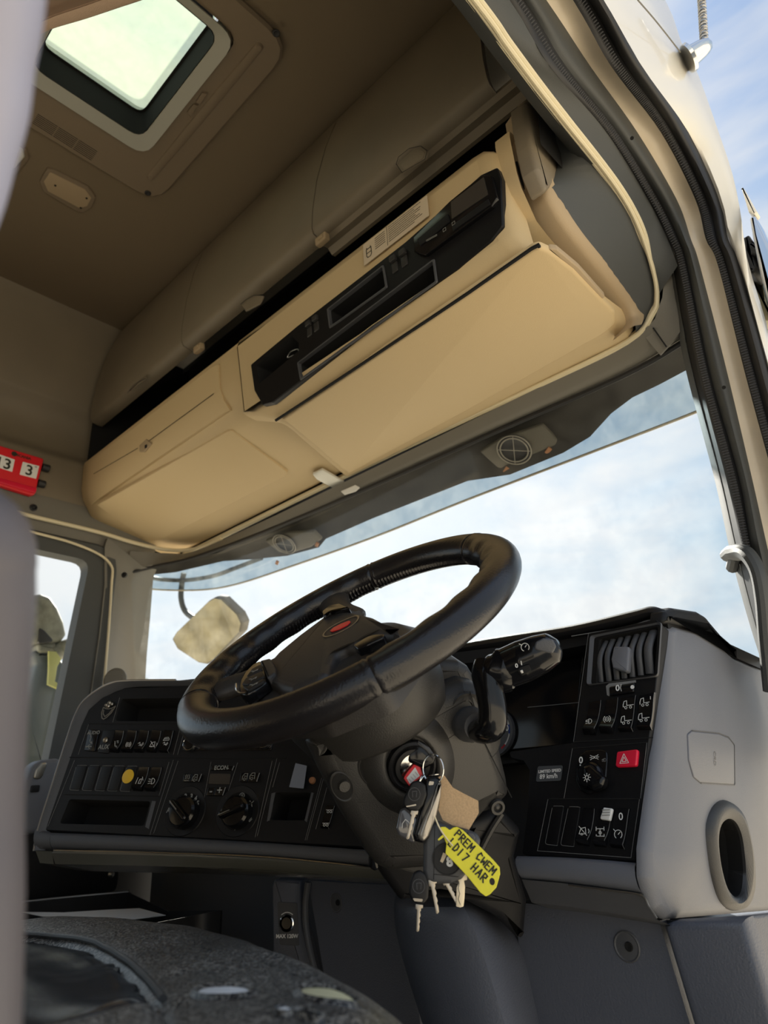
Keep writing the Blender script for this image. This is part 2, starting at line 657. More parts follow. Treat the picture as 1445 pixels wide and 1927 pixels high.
def icon(i):
    """simple line symbols in a unit box"""
    c = lambda cx, cy, r, n=10, a0=0, a1=2 * pi: [(cx + r * cos(a0 + (a1 - a0) * k / n), cy + r * sin(a0 + (a1 - a0) * k / n)) for k in range(n + 1)]
    L = dict(
        truck=[[(-1, -.3), (-1, .1), (-.8, .7), (-.3, .8), (-.3, -.1), (1, -.1)], [(-1, -.3), (-.6, -.3)], c(-.5, -.5, .22), c(.4, -.5, .22)],
        truck1=[[(-1, -.3), (-1, .1), (-.8, .7), (-.3, .8), (-.3, -.1), (.7, -.1)], c(-.5, -.5, .22), c(.3, -.5, .22), [(1, .9), (1, .4)]],
        lamp=[c(-.1, 0, .5, 10, -pi / 2, pi / 2), [(-.1, .5), (-.3, .5), (-.3, -.5), (-.1, -.5)], [(-.5, .35), (-1, .2)], [(-.5, 0), (-1, 0)], [(-.5, -.35), (-1, -.4)]],
        brake=[c(0, 0, .45), c(0, 0, .8, 6, -.9, .9), c(0, 0, .8, 6, pi - .9, pi + .9), [(-.2, 0), (.2, 0)]],
        seat=[[(-.6, .9), (-.2, -.4), (.5, -.5)], [(0, .9), (.6, .9)], [(.2, .5), (.7, .5)], [(-.5, -.8), (.6, -.8)]],
        horn=[[(-.9, -.5), (-.5, .5), (.5, .7)], [(-.9, -.5), (.6, -.5), (.5, .7)], [(-.9, .9), (.8, -.8)], c(-.3, -.6, .18), c(.8, 0, .5, 5, -.8, .8)],
        diff=[[(-.8, .7), (.8, .7)], [(-.8, -.6), (.8, -.6)], [(0, .7), (0, -.6)], [(-.8, 1), (-.8, .4)], [(.8, 1), (.8, .4)], [(-.8, -.9), (-.8, -.3)], [(.8, -.9), (.8, -.3)], c(0, 0, .25)],
        cruise=[c(0, 0, .75, 12, -.9, pi + .9), [(0, 0), (.35, .35)], [(-.9, .9), (-.5, .5)]],
        sun=[c(0, 0, .42)] + [[(.6 * cos(k * pi / 4), .6 * sin(k * pi / 4)), (.95 * cos(k * pi / 4), .95 * sin(k * pi / 4))] for k in range(8)],
        tri=[[(-1, -.8), (1, -.8), (0, 1), (-1, -.8)], [(-.5, -.5), (.5, -.5), (0, .4), (-.5, -.5)]],
        park=[c(.35, 0, .3, 6, pi / 2, 3 * pi / 2), c(-.35, 0, .3, 6, -pi / 2, pi / 2), [(.5, .3), (.9, .6)], [(.5, 0), (1, 0)], [(.5, -.3), (.9, -.6)], [(-.5, .3), (-.9, .6)], [(-.5, 0), (-1, 0)], [(-.5, -.3), (-.9, -.6)]],
        lane=[[(-.9, -.8), (-.5, .8)], [(-.1, -.5), (.1, .4), (.6, .5), (.5, -.5), (-.1, -.5)], [(.7, .9), (1, .2)]],
        fog=[c(.2, 0, .6, 8, -pi / 2, pi / 2), [(.2, .6), (0, .6), (0, -.6), (.2, -.6)], [(-.3, .4), (-.9, .5)], [(-.3, 0), (-.9, 0)], [(-.3, -.4), (-.9, -.5)]],
        heat=[[(-.5, -.4), (-.3, 0), (-.5, .3), (-.3, .7)], [(0, -.4), (.2, 0), (0, .3), (.2, .7)], [(.5, -.4), (.7, 0), (.5, .3), (.7, .7)], [(-.6, -.8), (.7, -.8)]],
        cab=[[(-.7, -.6), (-.7, .2), (-.2, .8), (.6, .8), (.6, -.6)], c(-.1, -.5, .3), [(-.3, .2), (.3, .2)]],
        car=[[(-.9, -.3), (-.6, .4), (.5, .5), (.9, 0), (.8, -.3), (-.9, -.3)], [(-.5, .1), (.5, .1)]],
        swirl=[[(-.9, .3), (-.4, .6), (-.2, 0), (.3, -.4), (.9, .2)], [(-.5, -.2), (.2, -.1), (.7, .5)]],
        desc=[c(0, 0, .8, 8, .2, pi - .2), [(-.8, .15), (-.5, -.5), (.5, -.5), (.8, .15)], [(-.2, .4), (-.2, -.3)], [(.2, .4), (.2, -.3)]],
        man=[c(-.3, .5, .2, 6), [(-.4, .2), (-.2, -.4), (.5, -.3), (.6, -.8)], [(.9, .6), (.3, .1)]],
        usb=[[(-.9, 0), (.9, 0)], c(-.9, 0, .15, 6), [(-.4, 0), (0, .5), (.3, .5)], [(-.1, 0), (.2, -.5), (.5, -.5)]],
        wheels=[[(-.8, 0), (.8, 0)], c(-.35, -.4, .25, 8), c(.35, -.4, .25, 8)],
        phone=[[(-.6, .8), (-.2, .4), (-.4, 0), (.2, -.5), (.5, -.2), (.8, -.6)]],
    )
    return L[i]
# ================================================================== THE SETTING
XL, XR = -2.05, -0.30
CEIL = 1.60
BASE = [(0.785, 1.065), (0.79, 0.96), (0.83, 0.885), (1.16, 0.820)]      # header body section (y,z)
E_Y, E_Z = 1.16, 0.820


def rect(x0, y0, x1, y1): return [(x0, y0), (x1, y0), (x1, y1), (x0, y1)]


CF = Fr((0, 0, CEIL), (1, 0, 0), (0, 1, 0))     # ceiling frame, normal down
# --- ceiling with the hatch cut out
ceil_root = structure('ceiling', (-1.1, 0, CEIL))
b = B().use('liner')
b.pocket(CF, rect(-2.06, -1.25, -0.25, 0.88), [rect(-1.28, 0.224, -0.885, 0.533)], th=0.03, local=True, hr=0.035, depth=0.03, floor=False)
b.done('headliner', ceil_root)
# raised surround of the roof hatch
SF = CF.off(0.014)
b = B().use('linerp')
b.pocket(SF, [(-1.42, 0.02), (-0.812, 0.02), (-0.812, 0.647), (-1.42, 0.647)], [rect(-1.296, 0.213, -0.877, 0.546)], th=0.016, r=0.07, bev=0.006, local=True, hr=0.04, depth=0.02, floor=False)
b.done('hatch_surround', ceil_root)
b = B().use('linerp')     # long grip moulding right of the hatch and its end
p0, p1 = SF.P(283, 333, 0.0), SF.P(487, 88, 0.0)
b.tube([p0, p0.lerp(p1, .5), p1], [0.010, 0.012, 0.012, 0.010], seg=12, flat=0.5, up=(0, 0, 1))
b.lathe(p0, (0, 0, 1), [(0, -.006), (.006, -.005), (.010, 0)], seg=14)
b.lathe(p1, (0, 0, 1), [(0, -.006), (.006, -.005), (.010, 0)], seg=14)
b.done('grip_moulding', ceil_root)
b = B().use('rubber')
for u, v in ((278, 363), (520, 62)):
    q = SF.P(u, v)
    b.lathe(q, (0, 0, -1), [(.0085, 0), (.0085, .002), (.006, .003), (.003, .001)], seg=16)
b.done('surround_bolt', ceil_root)
for k in range(3):      # three banks of air slots beside the hatch
    b = B().use('void')
    for j in range(7):
        t0, t1 = k / 3 + .012, (k + 1) / 3 - .012
        A0, A1 = V(SF.px(70, 214)), V(SF.px(184, 286))
        C0, C1 = V(SF.px(60, 230)), V(SF.px(173, 302))
        s0, s1 = A0.lerp(C0, j / 6), A1.lerp(C1, j / 6)
        q0, q1 = s0.lerp(s1, t0), s0.lerp(s1, t1)
        b.stroke(SF, [[(q0.x, q0.y), (q1.x, q1.y)]], (0, 0), 1, w=0.0016, px=False)
    b.done('air_slots', ceil_root, flat=True)
# two seams of the headliner
b = B().use('liner')
# --- roof hatch
hatch = structure('window_1', (-1.08, 0.38, 1.6))
b = B().use(mat('hatch_frame_grey', (0.42, 0.42, 0.37), 0.5))
o = [V(p) for p in round2(rect(-1.293, 0.216, -0.880, 0.543), 0.045)]
i = [V(p) for p in round2(rect(-1.265, 0.244, -0.908, 0.515), 0.034)]
g = [V(p) for p in round2(rect(-1.263, 0.246, -0.910, 0.513), 0.034)]
b.rings([[V((p.x, p.y, 1.582)) for p in o], [V((p.x, p.y, 1.578)) for p in o], [V((p.x, p.y, 1.594)) for p in i]])
b.done('hatch_frame', hatch)
b = B().use('void')
g2 = inset2(g, 0.004)
b.rings([[V((p.x, p.y, 1.594)) for p in g], [V((p.x, p.y, 1.665)) for p in g2], [V((p.x, p.y, 1.667)) for p in inset2(g2, .006)]])
b.done('hatch_gasket', hatch)
b = B().use('sunroof')
b.add([V((p.x, p.y, 1.671)) for p in g], [tuple(range(len(g)))])
b.done('hatch_pane', hatch)
b = B().use('linerp')      # latch of the hatch
b.plate(SF, [(352, 212), (364, 197), (372, 200), (359, 222)], th=.004, lift=.006, bev=.002)
b.plate(SF, [(369, 192), (380, 175), (390, 177), (376, 200)], th=.004, lift=.006, bev=.002)
b.done('hatch_latch', hatch)

# --- roof skin above everything (keeps the daylight out) and the rear of the cab
b = B().use('paint')
b.pocket(Fr((0, 0, 1.69), (1, 0, 0), (0, 1, 0)), rect(-2.22, -1.35, -0.24, 1.20), [rect(-1.275, 0.236, -0.90, 0.523)], th=0.02, local=True, hr=.03, depth=.02, floor=False)
b.done('roof', kind='structure')
b = B().use('liner')
b.plate(PY(-1.25), [(-1.3, -1.2), (.6, -1.2), (.6, 1.48), (-1.3, 1.48)], th=.03, local=True)
b.done('wall_rear', kind='structure')
b = B().use('dashm')
b.plate(Fr((0, 0, -.62), (1, 0, 0), (0, 1, 0)), rect(-2.1, -1.25, -.30, 1.3), th=.04, local=True)
b.done('floor', kind='structure')
b = B().use('dashm')     # engine tunnel between the seats
b.box(Fr((0, 0, -.60), (1, 0, 0), (0, 1, 0)), -1.2, 0.1, -.02, .62, 2.5, -.30, bev=0)
b.done('engine_cover', kind='structure')

# --- left wall: section (x,z) along Y with the picture's creases
wall = structure('wall_left', (-2.05, 0.2, 0.8))
WSEC = [(-2.02, 1.605), (-2.03, 1.585), (-2.055, 1.45), (-2.072, 1.275), (-2.078, 1.262), (-2.10, 1.245), (-2.12, 1.19), (-2.115, 1.12), (-2.09, 1.085), (-2.065, 1.07), (-2.052, 1.05), (-2.05, 0.915)]
b = B().use('locker')
rows = [[V((x, y, z)) for (x, z) in WSEC] for y in (-1.25, -.6, 0.0, .3, .55, .7, .80, .90)]
b.sheet(rows)
b.done('upper_side_panel', wall, sharp=50)
b = B().use('black')
b.add([V((-2.2, -1.25, 1.69)), V((-2.2, 1.2, 1.69)), V((-2.2, 1.2, .85)), V((-2.2, -1.25, .85))], [(0, 1, 2, 3)])
b.add([V((-2.2, 1.19, 1.69)), V((-.3, 1.19, 1.69)), V((-.3, 1.19, .84)), V((-2.2, 1.19, .84))], [(0, 1, 2, 3)])
b.done('outer_panel', wall)
# dark grey trim below the cream band, down to the window head
WX = PX(-2.05)
b = B().use('trim')
b.sheet([[V((-2.052, y, .918)), V((-2.045, y, .86)), V((-2.05, y, .825)), V((-2.06, y, .775))] for y in (-1.25, 0, .5, .9, 1.06)], th=.02, dirn=(-1, 0, 0))
b.done('window_head_trim', wall)
b = B().use('rubber')
q = WX.P(62, 956, .002)
b.lathe(q, (1, 0, 0), [(.011, 0), (.011, .006), (.008, .008), (.005, .003), (.003, .006)], seg=18)
b.done('coat_hook_socket', wall)
# ivory bead running above the side windows, round the corner and along the header
b = B().use('ivory')
side = [V((-2.035, y, .835)) for y in (-1.2, -.4, .2, .6, .85)] + [V((-2.03, .97, .826)), V((-2.0, 1.075, .816)), V((-1.93, 1.135, .812)), V((-1.80, 1.153, .812))]
b.tube(side, 0.0065, seg=8, n=5)
b.tube([V((-2.028, .2, .79)), V((-2.028, .62, .785)), V((-2.028, .80, .775)), V((-2.03, .90, .74)), V((-2.03, .915, .66)), V((-2.03, .925, .4)), V((-2.03, .93, .1))], 0.004, seg=8)
b.done('seal_bead', wall)
# left window: frame from its corners, pane
win = structure('window_2', (-2.05, 0.6, 0.4))
WL = [(-1.2, .06), (.80, .10), (.86, .735), (-1.2, .76)]
loc = lambda y, z: (y - .8, z - .2)
b = B().use('darktrim')
f = PX(-2.04)
outer = [loc(-1.22, -.02), loc(.93, .02), loc(.935, .80), loc(-1.22, .80)]
b.pocket(f, outer, [[loc(-1.2, .10), loc(.795, .115), loc(.842, .738), loc(-1.2, .76)]], th=.05, r=[.01, .02, .07, .01], bev=.008, hr=.035, depth=.05, local=True, floor=False)
b.done('window_frame', win)
b = B().use('clear')
b.add([V((-2.075, -1.2, .05)), V((-2.075, .84, .05)), V((-2.075, .87, .77)), V((-2.075, -1.2, .77))], [(0, 1, 2, 3)])
b.done('window_pane', win)
b = B().use('satin')
b.tube([V((-2.03, -.2, .108)), V((-2.03, .4, .112)), V((-2.03, .76, .112))], .006)
b.done('window_sill_strip', win)
# lower door panel left
dl = structure('door_1', (-2.05, 0.3, -0.2))
b = B().use('darktrim')
b.plate(PX(-2.03), [loc(-1.22, -.62), loc(.95, -.62), loc(.95, .09), loc(-1.22, .09)], th=.03, bev=.01, local=True)
b.done('door_panel', dl)

# --- left A-pillar
b = B().use('trim')
rows = []
for (a, c, d_) in (((203, 1012), (268, 1066), (270, 1060)), ((197, 1030), (262, 1082), (270, 1060)), ((197, 1100), (256, 1160), (256, 1160)), ((186, 1200), (250, 1230), (250, 1230)), ((170, 1310), (245, 1320), (245, 1320)), ((160, 1420), (240, 1400), (240, 1400))):
    A = PX(-2.035).P(*a)
    Cc = ray(*c) * ((1.02 + (a[1] - 1030) * .0004) / ray(*c).y)
    mid = A.lerp(Cc, .5) + V((.012, -.012, 0))
    rows.append([A + V((-.03, 0, 0)), A, mid, Cc, Cc + V((-.0, .05, 0))])
b.sheet(rows)
pil = b.done('pillar_left', kind='structure', sharp=60)
b = B().use('rubber')
q = PX(-2.03).P(235, 1085)
b.lathe(q + V((.012, -.006, 0)), (.5, -.8, 0), [(.009, 0), (.009, .006), (.006, .006), (.005, .001)], seg=16)
b.done('pillar_bolt_left', pil)
b = B().use('trim')
q = PX(-2.0).P(218, 1280)
b.lathe(q, (.6, -.8, 0), [(.035, 0), (.035, .006), (.028, .012), (.02, .009), (.012, .009)], seg=24)
b.done('pillar_speaker', pil)

# --- windscreen
ws = structure('window_3', (-1.2, 1.2, 0.4))
TOPW = [(-2.07, .98, .74), (-2.02, 1.05, .765), (-1.9, 1.115, .775), (-1.6, 1.16, .78), (-1.2, 1.18, .78), (-.8, 1.19, .78), (-.45, 1.20, .78), (-.30, 1.19, .79)]
BOTW = [(-2.10, 1.10, .02), (-2.05, 1.17, .02), (-1.93, 1.27, .02), (-1.6, 1.35, .02), (-1.2, 1.39, .02), (-.8, 1.41, .02), (-.45, 1.42, .02), (-.33, 1.40, .02)]
b = B().use('screen')
T, Bo = catmull(TOPW, 4), catmull(BOTW, 4)
b.sheet([[t.lerp(q, k / 4) + V((0, .012, 0)) for t, q in zip(T, Bo)] for k in range(5)])
b.done('windscreen_pane', ws, sharp=60)
# header strip between the ivory bead and the glass (dark grey)
b = B().use('trim')
r0 = [(-2.045, .97, .80), (-2.01, 1.075, .807), (-1.93, 1.135, .805), (-1.6, 1.153, .805), (-1.2, 1.155, .805), (-.8, 1.155, .805), (-.45, 1.155, .808), (-.36, 1.15, .82)]
b.sheet([catmull(r0, 4), [(V(a) * .5 + V(c) * .5) + V((0, 0, -.006)) for a, c in zip(catmull(r0, 4), T)], [V(t) for t in T], [V(t) + V((0, .03, .02)) for t in T]])
b.done('windscreen_header_trim', ws, sharp=60)
b = B().use('rubber')
b.tube([V(t) + V((0, .006, -.004)) for t in TOPW], .006, seg=6)
b.done('windscreen_seal', ws)
# two moulding joints in the header strip

b = B().use('trim')      # corner of the header strip, beside the driver's pillar
def yp(u, v, y): return ray(u, v) * (y / ray(u, v).y)
b.sheet([[yp(1208, 628, 1.158), yp(1232, 600, 1.15), yp(1246, 560, 1.14), yp(1252, 505, 1.12), yp(1240, 455, 1.10)], [yp(1242, 668, 1.175), yp(1268, 640, 1.172), yp(1290, 610, 1.17), yp(1290, 540, 1.155), yp(1275, 480, 1.13)]], th=.006, dirn=(0, 1, .3))
b.done('header_corner', ws, sharp=50)
b = B().use('void')
b.tube([yp(1229, 617, 1.155), yp(1254, 653, 1.168)], .0014, smooth=False, seg=5)
b.done('trim_joint', ws)
# ================================================================== HEADER SHELF, LOCKERS, RADIO CONSOLE
def BH(u, v, prof=None, off=0.0):
    """picture point on the header body, lifted off along the viewer's ray by off"""
    p = prof_hit(u, v, prof or BASE)
    return p * (1 - off / p.length)


header = structure('trim_1', (-1.2, .9, 1.0))
# body: section swept along X
def sweep(sec, xs, b, n=4):
    pts = [V((0, y, z)) for y, z in sec]
    b.sheet([[V((x, p.y, p.z)) for p in pts] for x in xs])
b = B().use('cream')
SEC = [(1.15, 1.045), (.80, 1.062), (.787, 1.060), (.785, 1.045), (.789, .965), (.797, .935), (.83, .885), (.86, .876), (1.13, .828), (1.15, .835)]
for xs in ([-2.045, -2.02, -1.7, -1.4, -1.10], [-.425, -.41, -.395]):
    b.sheet([[V((x, y, z)) for y, z in SEC] for x in xs])
b.sheet([[V((-2.045, y, z)) for y, z in SEC], [V((-2.10, y + .04, z)) for y, z in SEC]])
b.done('header_body', header, sharp=50)
# dark interior of the open shelf
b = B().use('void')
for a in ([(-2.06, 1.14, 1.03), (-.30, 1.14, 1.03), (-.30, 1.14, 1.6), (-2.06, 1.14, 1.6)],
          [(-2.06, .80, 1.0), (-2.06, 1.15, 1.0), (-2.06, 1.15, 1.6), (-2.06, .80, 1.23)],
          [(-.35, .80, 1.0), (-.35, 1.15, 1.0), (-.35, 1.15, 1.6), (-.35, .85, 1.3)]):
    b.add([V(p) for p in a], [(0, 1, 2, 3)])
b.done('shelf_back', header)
b = B().use('roofdark')
for u in (396, 655):     # dividers inside the shelf
    x = prof_hit(u, 655 if u < 500 else 440, [(.80, 1.215), (.80, 1.06)]).x
    b.plate(PX(x), [(.08, .84), (.30, .84), (.30, 1.00), (.10, 1.00)], th=.008, local=True)
b.done('shelf_divider', header)

# --- upper locker doors: three curved doors from ceiling to lip
ASEC = [(.842, 1.598), (.818, 1.55), (.797, 1.46), (.786, 1.36), (.782, 1.27), (.786, 1.225), (.793, 1.212), (.815, 1.208)]
def xat(u, v, prof): return prof_hit(u, v, prof).x
A3 = [(y, z) for y, z in ASEC]
edges = [
    [(172, 792), (176, 745), (190, 700), (208, 655), (225, 627)],
    [(352, 655), (345, 600), (352, 560), (362, 525), (380, 478)],
    [(590, 440), (588, 400), (596, 340), (612, 280), (632, 232)],
]
def edge_x(k):
    """x of a seam at each section level"""
    if k == 3:
        return [-.42] * len(ASEC)
    out = []
    e = edges[k]
    pts = sorted([(prof_hit(u, v, A3).z, prof_hit(u, v, A3).x) for u, v in e])
    for y, z in ASEC:
        if z <= pts[0][0]:
            out.append(pts[0][1])
        elif z >= pts[-1][0]:
            out.append(pts[-1][1])
        else:
            for (z0, x0), (z1, x1) in zip(pts, pts[1:]):
                if z0 <= z <= z1:
                    out.append(x0 + (x1 - x0) * (z - z0) / (z1 - z0))
                    break
    return out
DLAB = ['dark beige curved overhead locker door nearest the far passenger wall', 'beige overhead locker door in the middle of the upper row', 'widest overhead locker door, over the driver, with a scuffed face']
doors = []
for k in range(3):
    t = thing('overhead_locker', (-1.8 + .5 * k, .8, 1.4), DLAB[k], 'locker', 'overhead lockers along the header')
    x0, x1 = edge_x(k), edge_x(k + 1)
    g = .0015
    b = B().use('locker')
    b.sheet([[V((a + g + (c - a - 2 * g) * s, y, z)) for (y, z), a, c in zip(ASEC, x0, x1)] for s in (0, .02, .25, .5, .75, .98, 1)], th=.012, dirn=(0, 1, .05))
    b.done('door', t, sharp=60)
    # latch tab at the lip
    lp = [(240, 738, 275, 712), (455, 578, 488, 556), None][k]
    LF = PL((-1, .786, 1.24), (-.5, .786, 1.24), (-1, .782, 1.30))
    if lp:
        b = B().use('locker')
        u0, v0, u1, v1 = lp
        w_ = 14 if k == 0 else 20
        b.plate(LF, [(u0, v0), (u1, v1), (u1 - 2, v1 - w_ * .4), (u0 + 12, v0 - w_ * .75)] if k == 0 else [(453, 572), (462, 586), (488, 572), (496, 556), (470, 556)], th=.004, lift=.003, r=.005, bev=.002)
        b.done('latch', t)
    else:
        b = B().use('locker')
        b.plate(LF, [(746, 309), (757, 325), (800, 300), (805, 284), (792, 275), (782, 276)], th=.004, lift=.002, r=.006, bev=.0015)
        b.plate(LF, [(752, 309), (760, 319), (795, 298), (799, 286), (790, 280), (784, 281)], th=.003, lift=.0035, r=.005, bev=.001)
        b.done('latch', t)
    if True:
        b = B().use('void')
        ol_ = {0: [(240, 740), (252, 724), (275, 712)], 1: [(453, 573), (462, 565), (478, 556), (496, 555)], 2: [(746, 309), (750, 296), (770, 280), (792, 275), (804, 284), (800, 300), (757, 325), (746, 309)]}[k]
        b.stroke(LF, [[LF.px(*p, .0035) for p in ol_]], (0, 0), 1, w=.0012, px=False, lift=.0045)
        b.done('latch_outline', t, flat=True)
    doors.append(t)
# inner rail behind the third door's lip, brackets at the seams
b = B().use('locker')
RS = [(.815, 1.208), (.822, 1.198), (.838, 1.200), (.85, 1.188), (.86, 1.19)]
x0 = xat(612, 452, [(.83, 1.25), (.83, 1.10)])
b.sheet([[V((x, y, z)) for y, z in RS] for x in (x0, -.38)], th=.01, dirn=(0, .2, 1))
b.done('lip_rail', doors[2])
b = B().use('creamd')
LF = PL((-1, .80, 1.21), (-.5, .80, 1.21), (-1, .79, 1.30))
for u, v in ((604, 450), (372, 655)):
    a_, c_ = LF.px(u, v)
    b.box(LF, a_, c_, -.01, .035, .02, .014, bev=.003)
    b.box(LF, a_ + .004, c_, .004, .016, .008, .003, bev=.001)
b.done('hinge_bracket', header)

# --- passenger glove locker in the header
t = thing('header_locker', (-1.7, .9, .9), 'cream header locker with a keyhole latch in front of the passenger seat', 'locker')
UP = PL((-1, .79, .96), (-.5, .79, .96), (-1, .785, 1.04))
MID = PL((-1, .7925, .957), (-.5, .7925, .957), (-1, .83, .885))
LOWP = PL((-1, .83, .885), (-.5, .83, .885), (-1, 1.16, .82))
secD = [(.783, 1.035), (.788, .965), (.796, .932), (.812, .906)]
xl, xr = xat(200, 890, BASE), xat(415, 755, BASE)
b = B().use('cream')
rw = []
for s in [0, .03, .5, .97, 1]:
    rw.append([V(((-2.012) * (1 - s) + s * (-1.272 + i_ * .006), y - .007 - (0 if 0 < s < 1 else -.005), z - .001)) for i_, (y, z) in enumerate(secD)])
b.sheet(rw, th=.012, dirn=(0, 1, .2))
b.done('door_band', t, sharp=50)
b = B().use('cream')
b.plate(LOWP, [(182, 951), (428, 812), (436, 810), (541, 889), (538, 897), (305, 1015), (284, 1021), (276, 1018)], th=.012, lift=.006, r=.008, bev=.003)
b.done('door_panel', t)
b = B().use('creamd')
b.plate(UP, [(262, 838), (275, 826), (284, 834), (270, 850), (262, 850)], th=.005, lift=.0105, r=.002, bev=.001)
b.use('void')
b.plate(UP, [(272, 838), (276, 836), (276, 842), (272, 844)], th=.002, lift=.0115)
b.done('keyhole_latch', t)
b = B().use('void')
b.stroke(UP, [[UP.px(*p) for p in ((182, 893), (265, 845))], [UP.px(*p) for p in ((285, 832), (408, 743))]], (0, 0), 1, w=.0018, px=False, lift=.0095)
b.done('door_gap', t)

# --- driver's console: proud body, radio panel, flap
con = thing('radio_console', (-.8, .85, .9), 'cream overhead console over the driver with a black radio panel and big flap', 'console')
BUL = [(1.15, 1.05), (.80, 1.055), (.775, 1.047), (.771, 1.03), (.781, .842), (.79, .818), (.815, .806), (.86, .808), (1.15, .813)]
SS = (0, .003, .010, .022, .3, .6, .95, .978, .994, 1)
def bulge_rows():
    xl_ = [-1.165, -1.165, -1.19, -1.19, -1.165, -1.11, -1.09, -1.10, -1.215]
    xr_ = [-.452, -.452, -.428, -.418, -.405, -.398, -.395, -.395, -.384]
    rows_ = []
    for s, dy in zip(SS, (.045, .016, .003, 0, 0, 0, 0, .003, .016, .045)):
        rr = []
        for i_, (y, z) in enumerate(BUL):
            under = max(0, min(1, (y - .80) / .1)) if z < .9 else (1 if y > 1 else 0)
            rr.append(V((xl_[i_] * (1 - s) + xr_[i_] * s, y + dy * (1 - under), z + (dy * under * .9 if z < .9 else 0))))
        rows_.append(rr)
    return rows_
br_ = bulge_rows()
RF = PL((-1, .771, 1.03), (-.5, .771, 1.03), (-1, .781, .842))
po = [(471, 686), (560, 612), (640, 550), (762, 455), (905, 328), (935, 314), (943, 335), (946, 425), (925, 452), (860, 505), (700, 615), (512, 758), (494, 763), (478, 735)]
b = B().use('cream')
b.sheet([r_[:4] for r_ in br_])
b.sheet([r_[4:] for r_ in br_])
b.sheet([r_[3:5] for r_ in br_[:4]])
b.sheet([r_[3:5] for r_ in br_[6:]])
def inF(p): return ((p - RF.o).dot(RF.ex), (p - RF.o).dot(RF.ey))
hole = [tuple(p) for p in inset2([V(p) for p in [RF.px(*q) for q in po]], .004)]
b.pocket(RF, [inF(br_[3][3]), inF(br_[6][3]), inF(br_[6][4]), inF(br_[3][4])], [hole], th=.001, local=True, hr=.004, depth=.01, floor=False)
b.done('console_body', con, sharp=60)
# black radio panel on the front face
b = B().use('blackp')
slot_cd = [(562, 684), (815, 492), (820, 530), (567, 712)]
slot_l = [(482, 688), (548, 632), (562, 645), (562, 660), (488, 722)]
slot_m = [(618, 583), (720, 503), (726, 540), (640, 602), (622, 614)]
b.pocket(RF, po, [slot_cd, slot_l, slot_m], th=.012, r=.006, lift=.004, bev=.002, hr=.003, depth=.05, hmat='void')
b.done('radio_panel', con)
b = B().use('dashm')
for h in (slot_cd, slot_m):
    q = [RF.px(*p, .0045) for p in h]
    q = [V(p) for p in q]
    o_, i_ = round2(inset2(q, -.004), .004), round2(q, .003)
    b.rings([[RF.w(p.x, p.y, .004) for p in o_], [RF.w(p.x, p.y, .0065) for p in inset2(o_, .001)], [RF.w(p.x, p.y, .0065) for p in i_], [RF.w(p.x, p.y, -.002) for p in i_]])
b.done('slot_bezel', con)
b = B().use('gloss')       # tachograph unit at the right end
b.plate(RF, [(777, 447), (846, 378), (905, 330), (925, 330), (935, 372), (925, 388), (800, 480), (779, 474)], th=.01, lift=.012, r=.003, bev=.002)
tg = b.done('tachograph', con, label='glossy black tachograph unit')
b = B().use('screenlcd')
b.plate(RF, [(848, 380), (910, 333), (918, 366), (850, 412)], th=.002, lift=.0135, r=.001)
b.done('tachograph_display', tg)
b = B().use('black')
for a_ in ([(785, 450), (842, 402), (846, 416), (790, 462)], [(850, 424), (918, 374), (922, 384), (852, 434)]):
    b.plate(RF, a_, th=.002, lift=.0145, r=.001, bev=.0006)
b.done('tachograph_key', tg)
b = B().use('printd')
b.stroke(RF, [[(-1, -.2), (1, .4)], [(-1, -.6), (1, 0)]], (812, 448), (.012, .006), w=.0008, lift=.0152)
b.stroke(RF, [[(-1, -1), (1, -1), (1, 1), (-1, 1), (-1, -1)]], (853, 420), .003, w=.0006, lift=.0152)
b.stroke(RF, [[(-1, -1), (1, -1), (1, 1), (-1, 1), (-1, -1)]], (836, 432), .003, w=.0006, lift=.0152)
b.done('tachograph_mark', tg, flat=True)
# rocker switches of the console (two pairs)
for k, (u, v) in enumerate([(745, 499), (763, 487), (585, 620), (598, 610)]):
    b = B().use('shroud')
    a_, c_ = RF.px(u, v)
    for s_, (bb, hh, ll) in enumerate(((.008, .022, .004), (-.011, .012, .009))):
        b.box(RF, a_, c_ + bb, .002, .015, hh, ll, bev=.002)
    b.done('rocker_switch', con)
b = B().use('satin')     # folded bracket lying in the left pocket
q = [RF.P(*p, -.005) for p in ((553, 668), (541, 673), (547, 662), (560, 657), (562, 664))]
b.tube(q, .0012, n=3)
b.done('pocket_clip', con)
# flap (big lid) and the black gap above it
b = B().use('void')
UF = PL((-1, .815, .806), (-.5, .815, .806), (-1, 1.15, .813))
GP = PL((-1, .79, .818), (-.5, .79, .818), (-1, .815, .806))
b.tube([UF.P(*p, .006) for p in ((519, 791), (640, 712), (760, 632), (880, 552), (1000, 468), (1014, 464))], .0035, seg=6, n=2)
b.done('lid_gap', con)
b = B().use('void')
b.tube([PX(-.405).P(*p) for p in ((972, 305), (990, 361), (1032, 423), (1094, 500), (1137, 566))], .0022, seg=6, n=4)
b.done('rim_groove', con)
b = B().use('cream')
b.plate(UF, [(531, 790), (1003, 469), (1016, 465), (1036, 474), (1080, 508), (1158, 590), (1158, 612), (1135, 630), (900, 762), (655, 893)], th=.012, lift=.008, r=[0, 0, .01, .01, .01, .02, .02, .02, 0, .01], bev=.007)
b.done('lid', con, label='large plain cream lid')
b = B().use('creamd')
b.plate(UF, [(1030, 468), (1048, 470), (1090, 505), (1139, 560), (1132, 563), (1075, 506)], th=.01, lift=.004, r=.003, bev=.002)
b.done('lid_hinge', con)

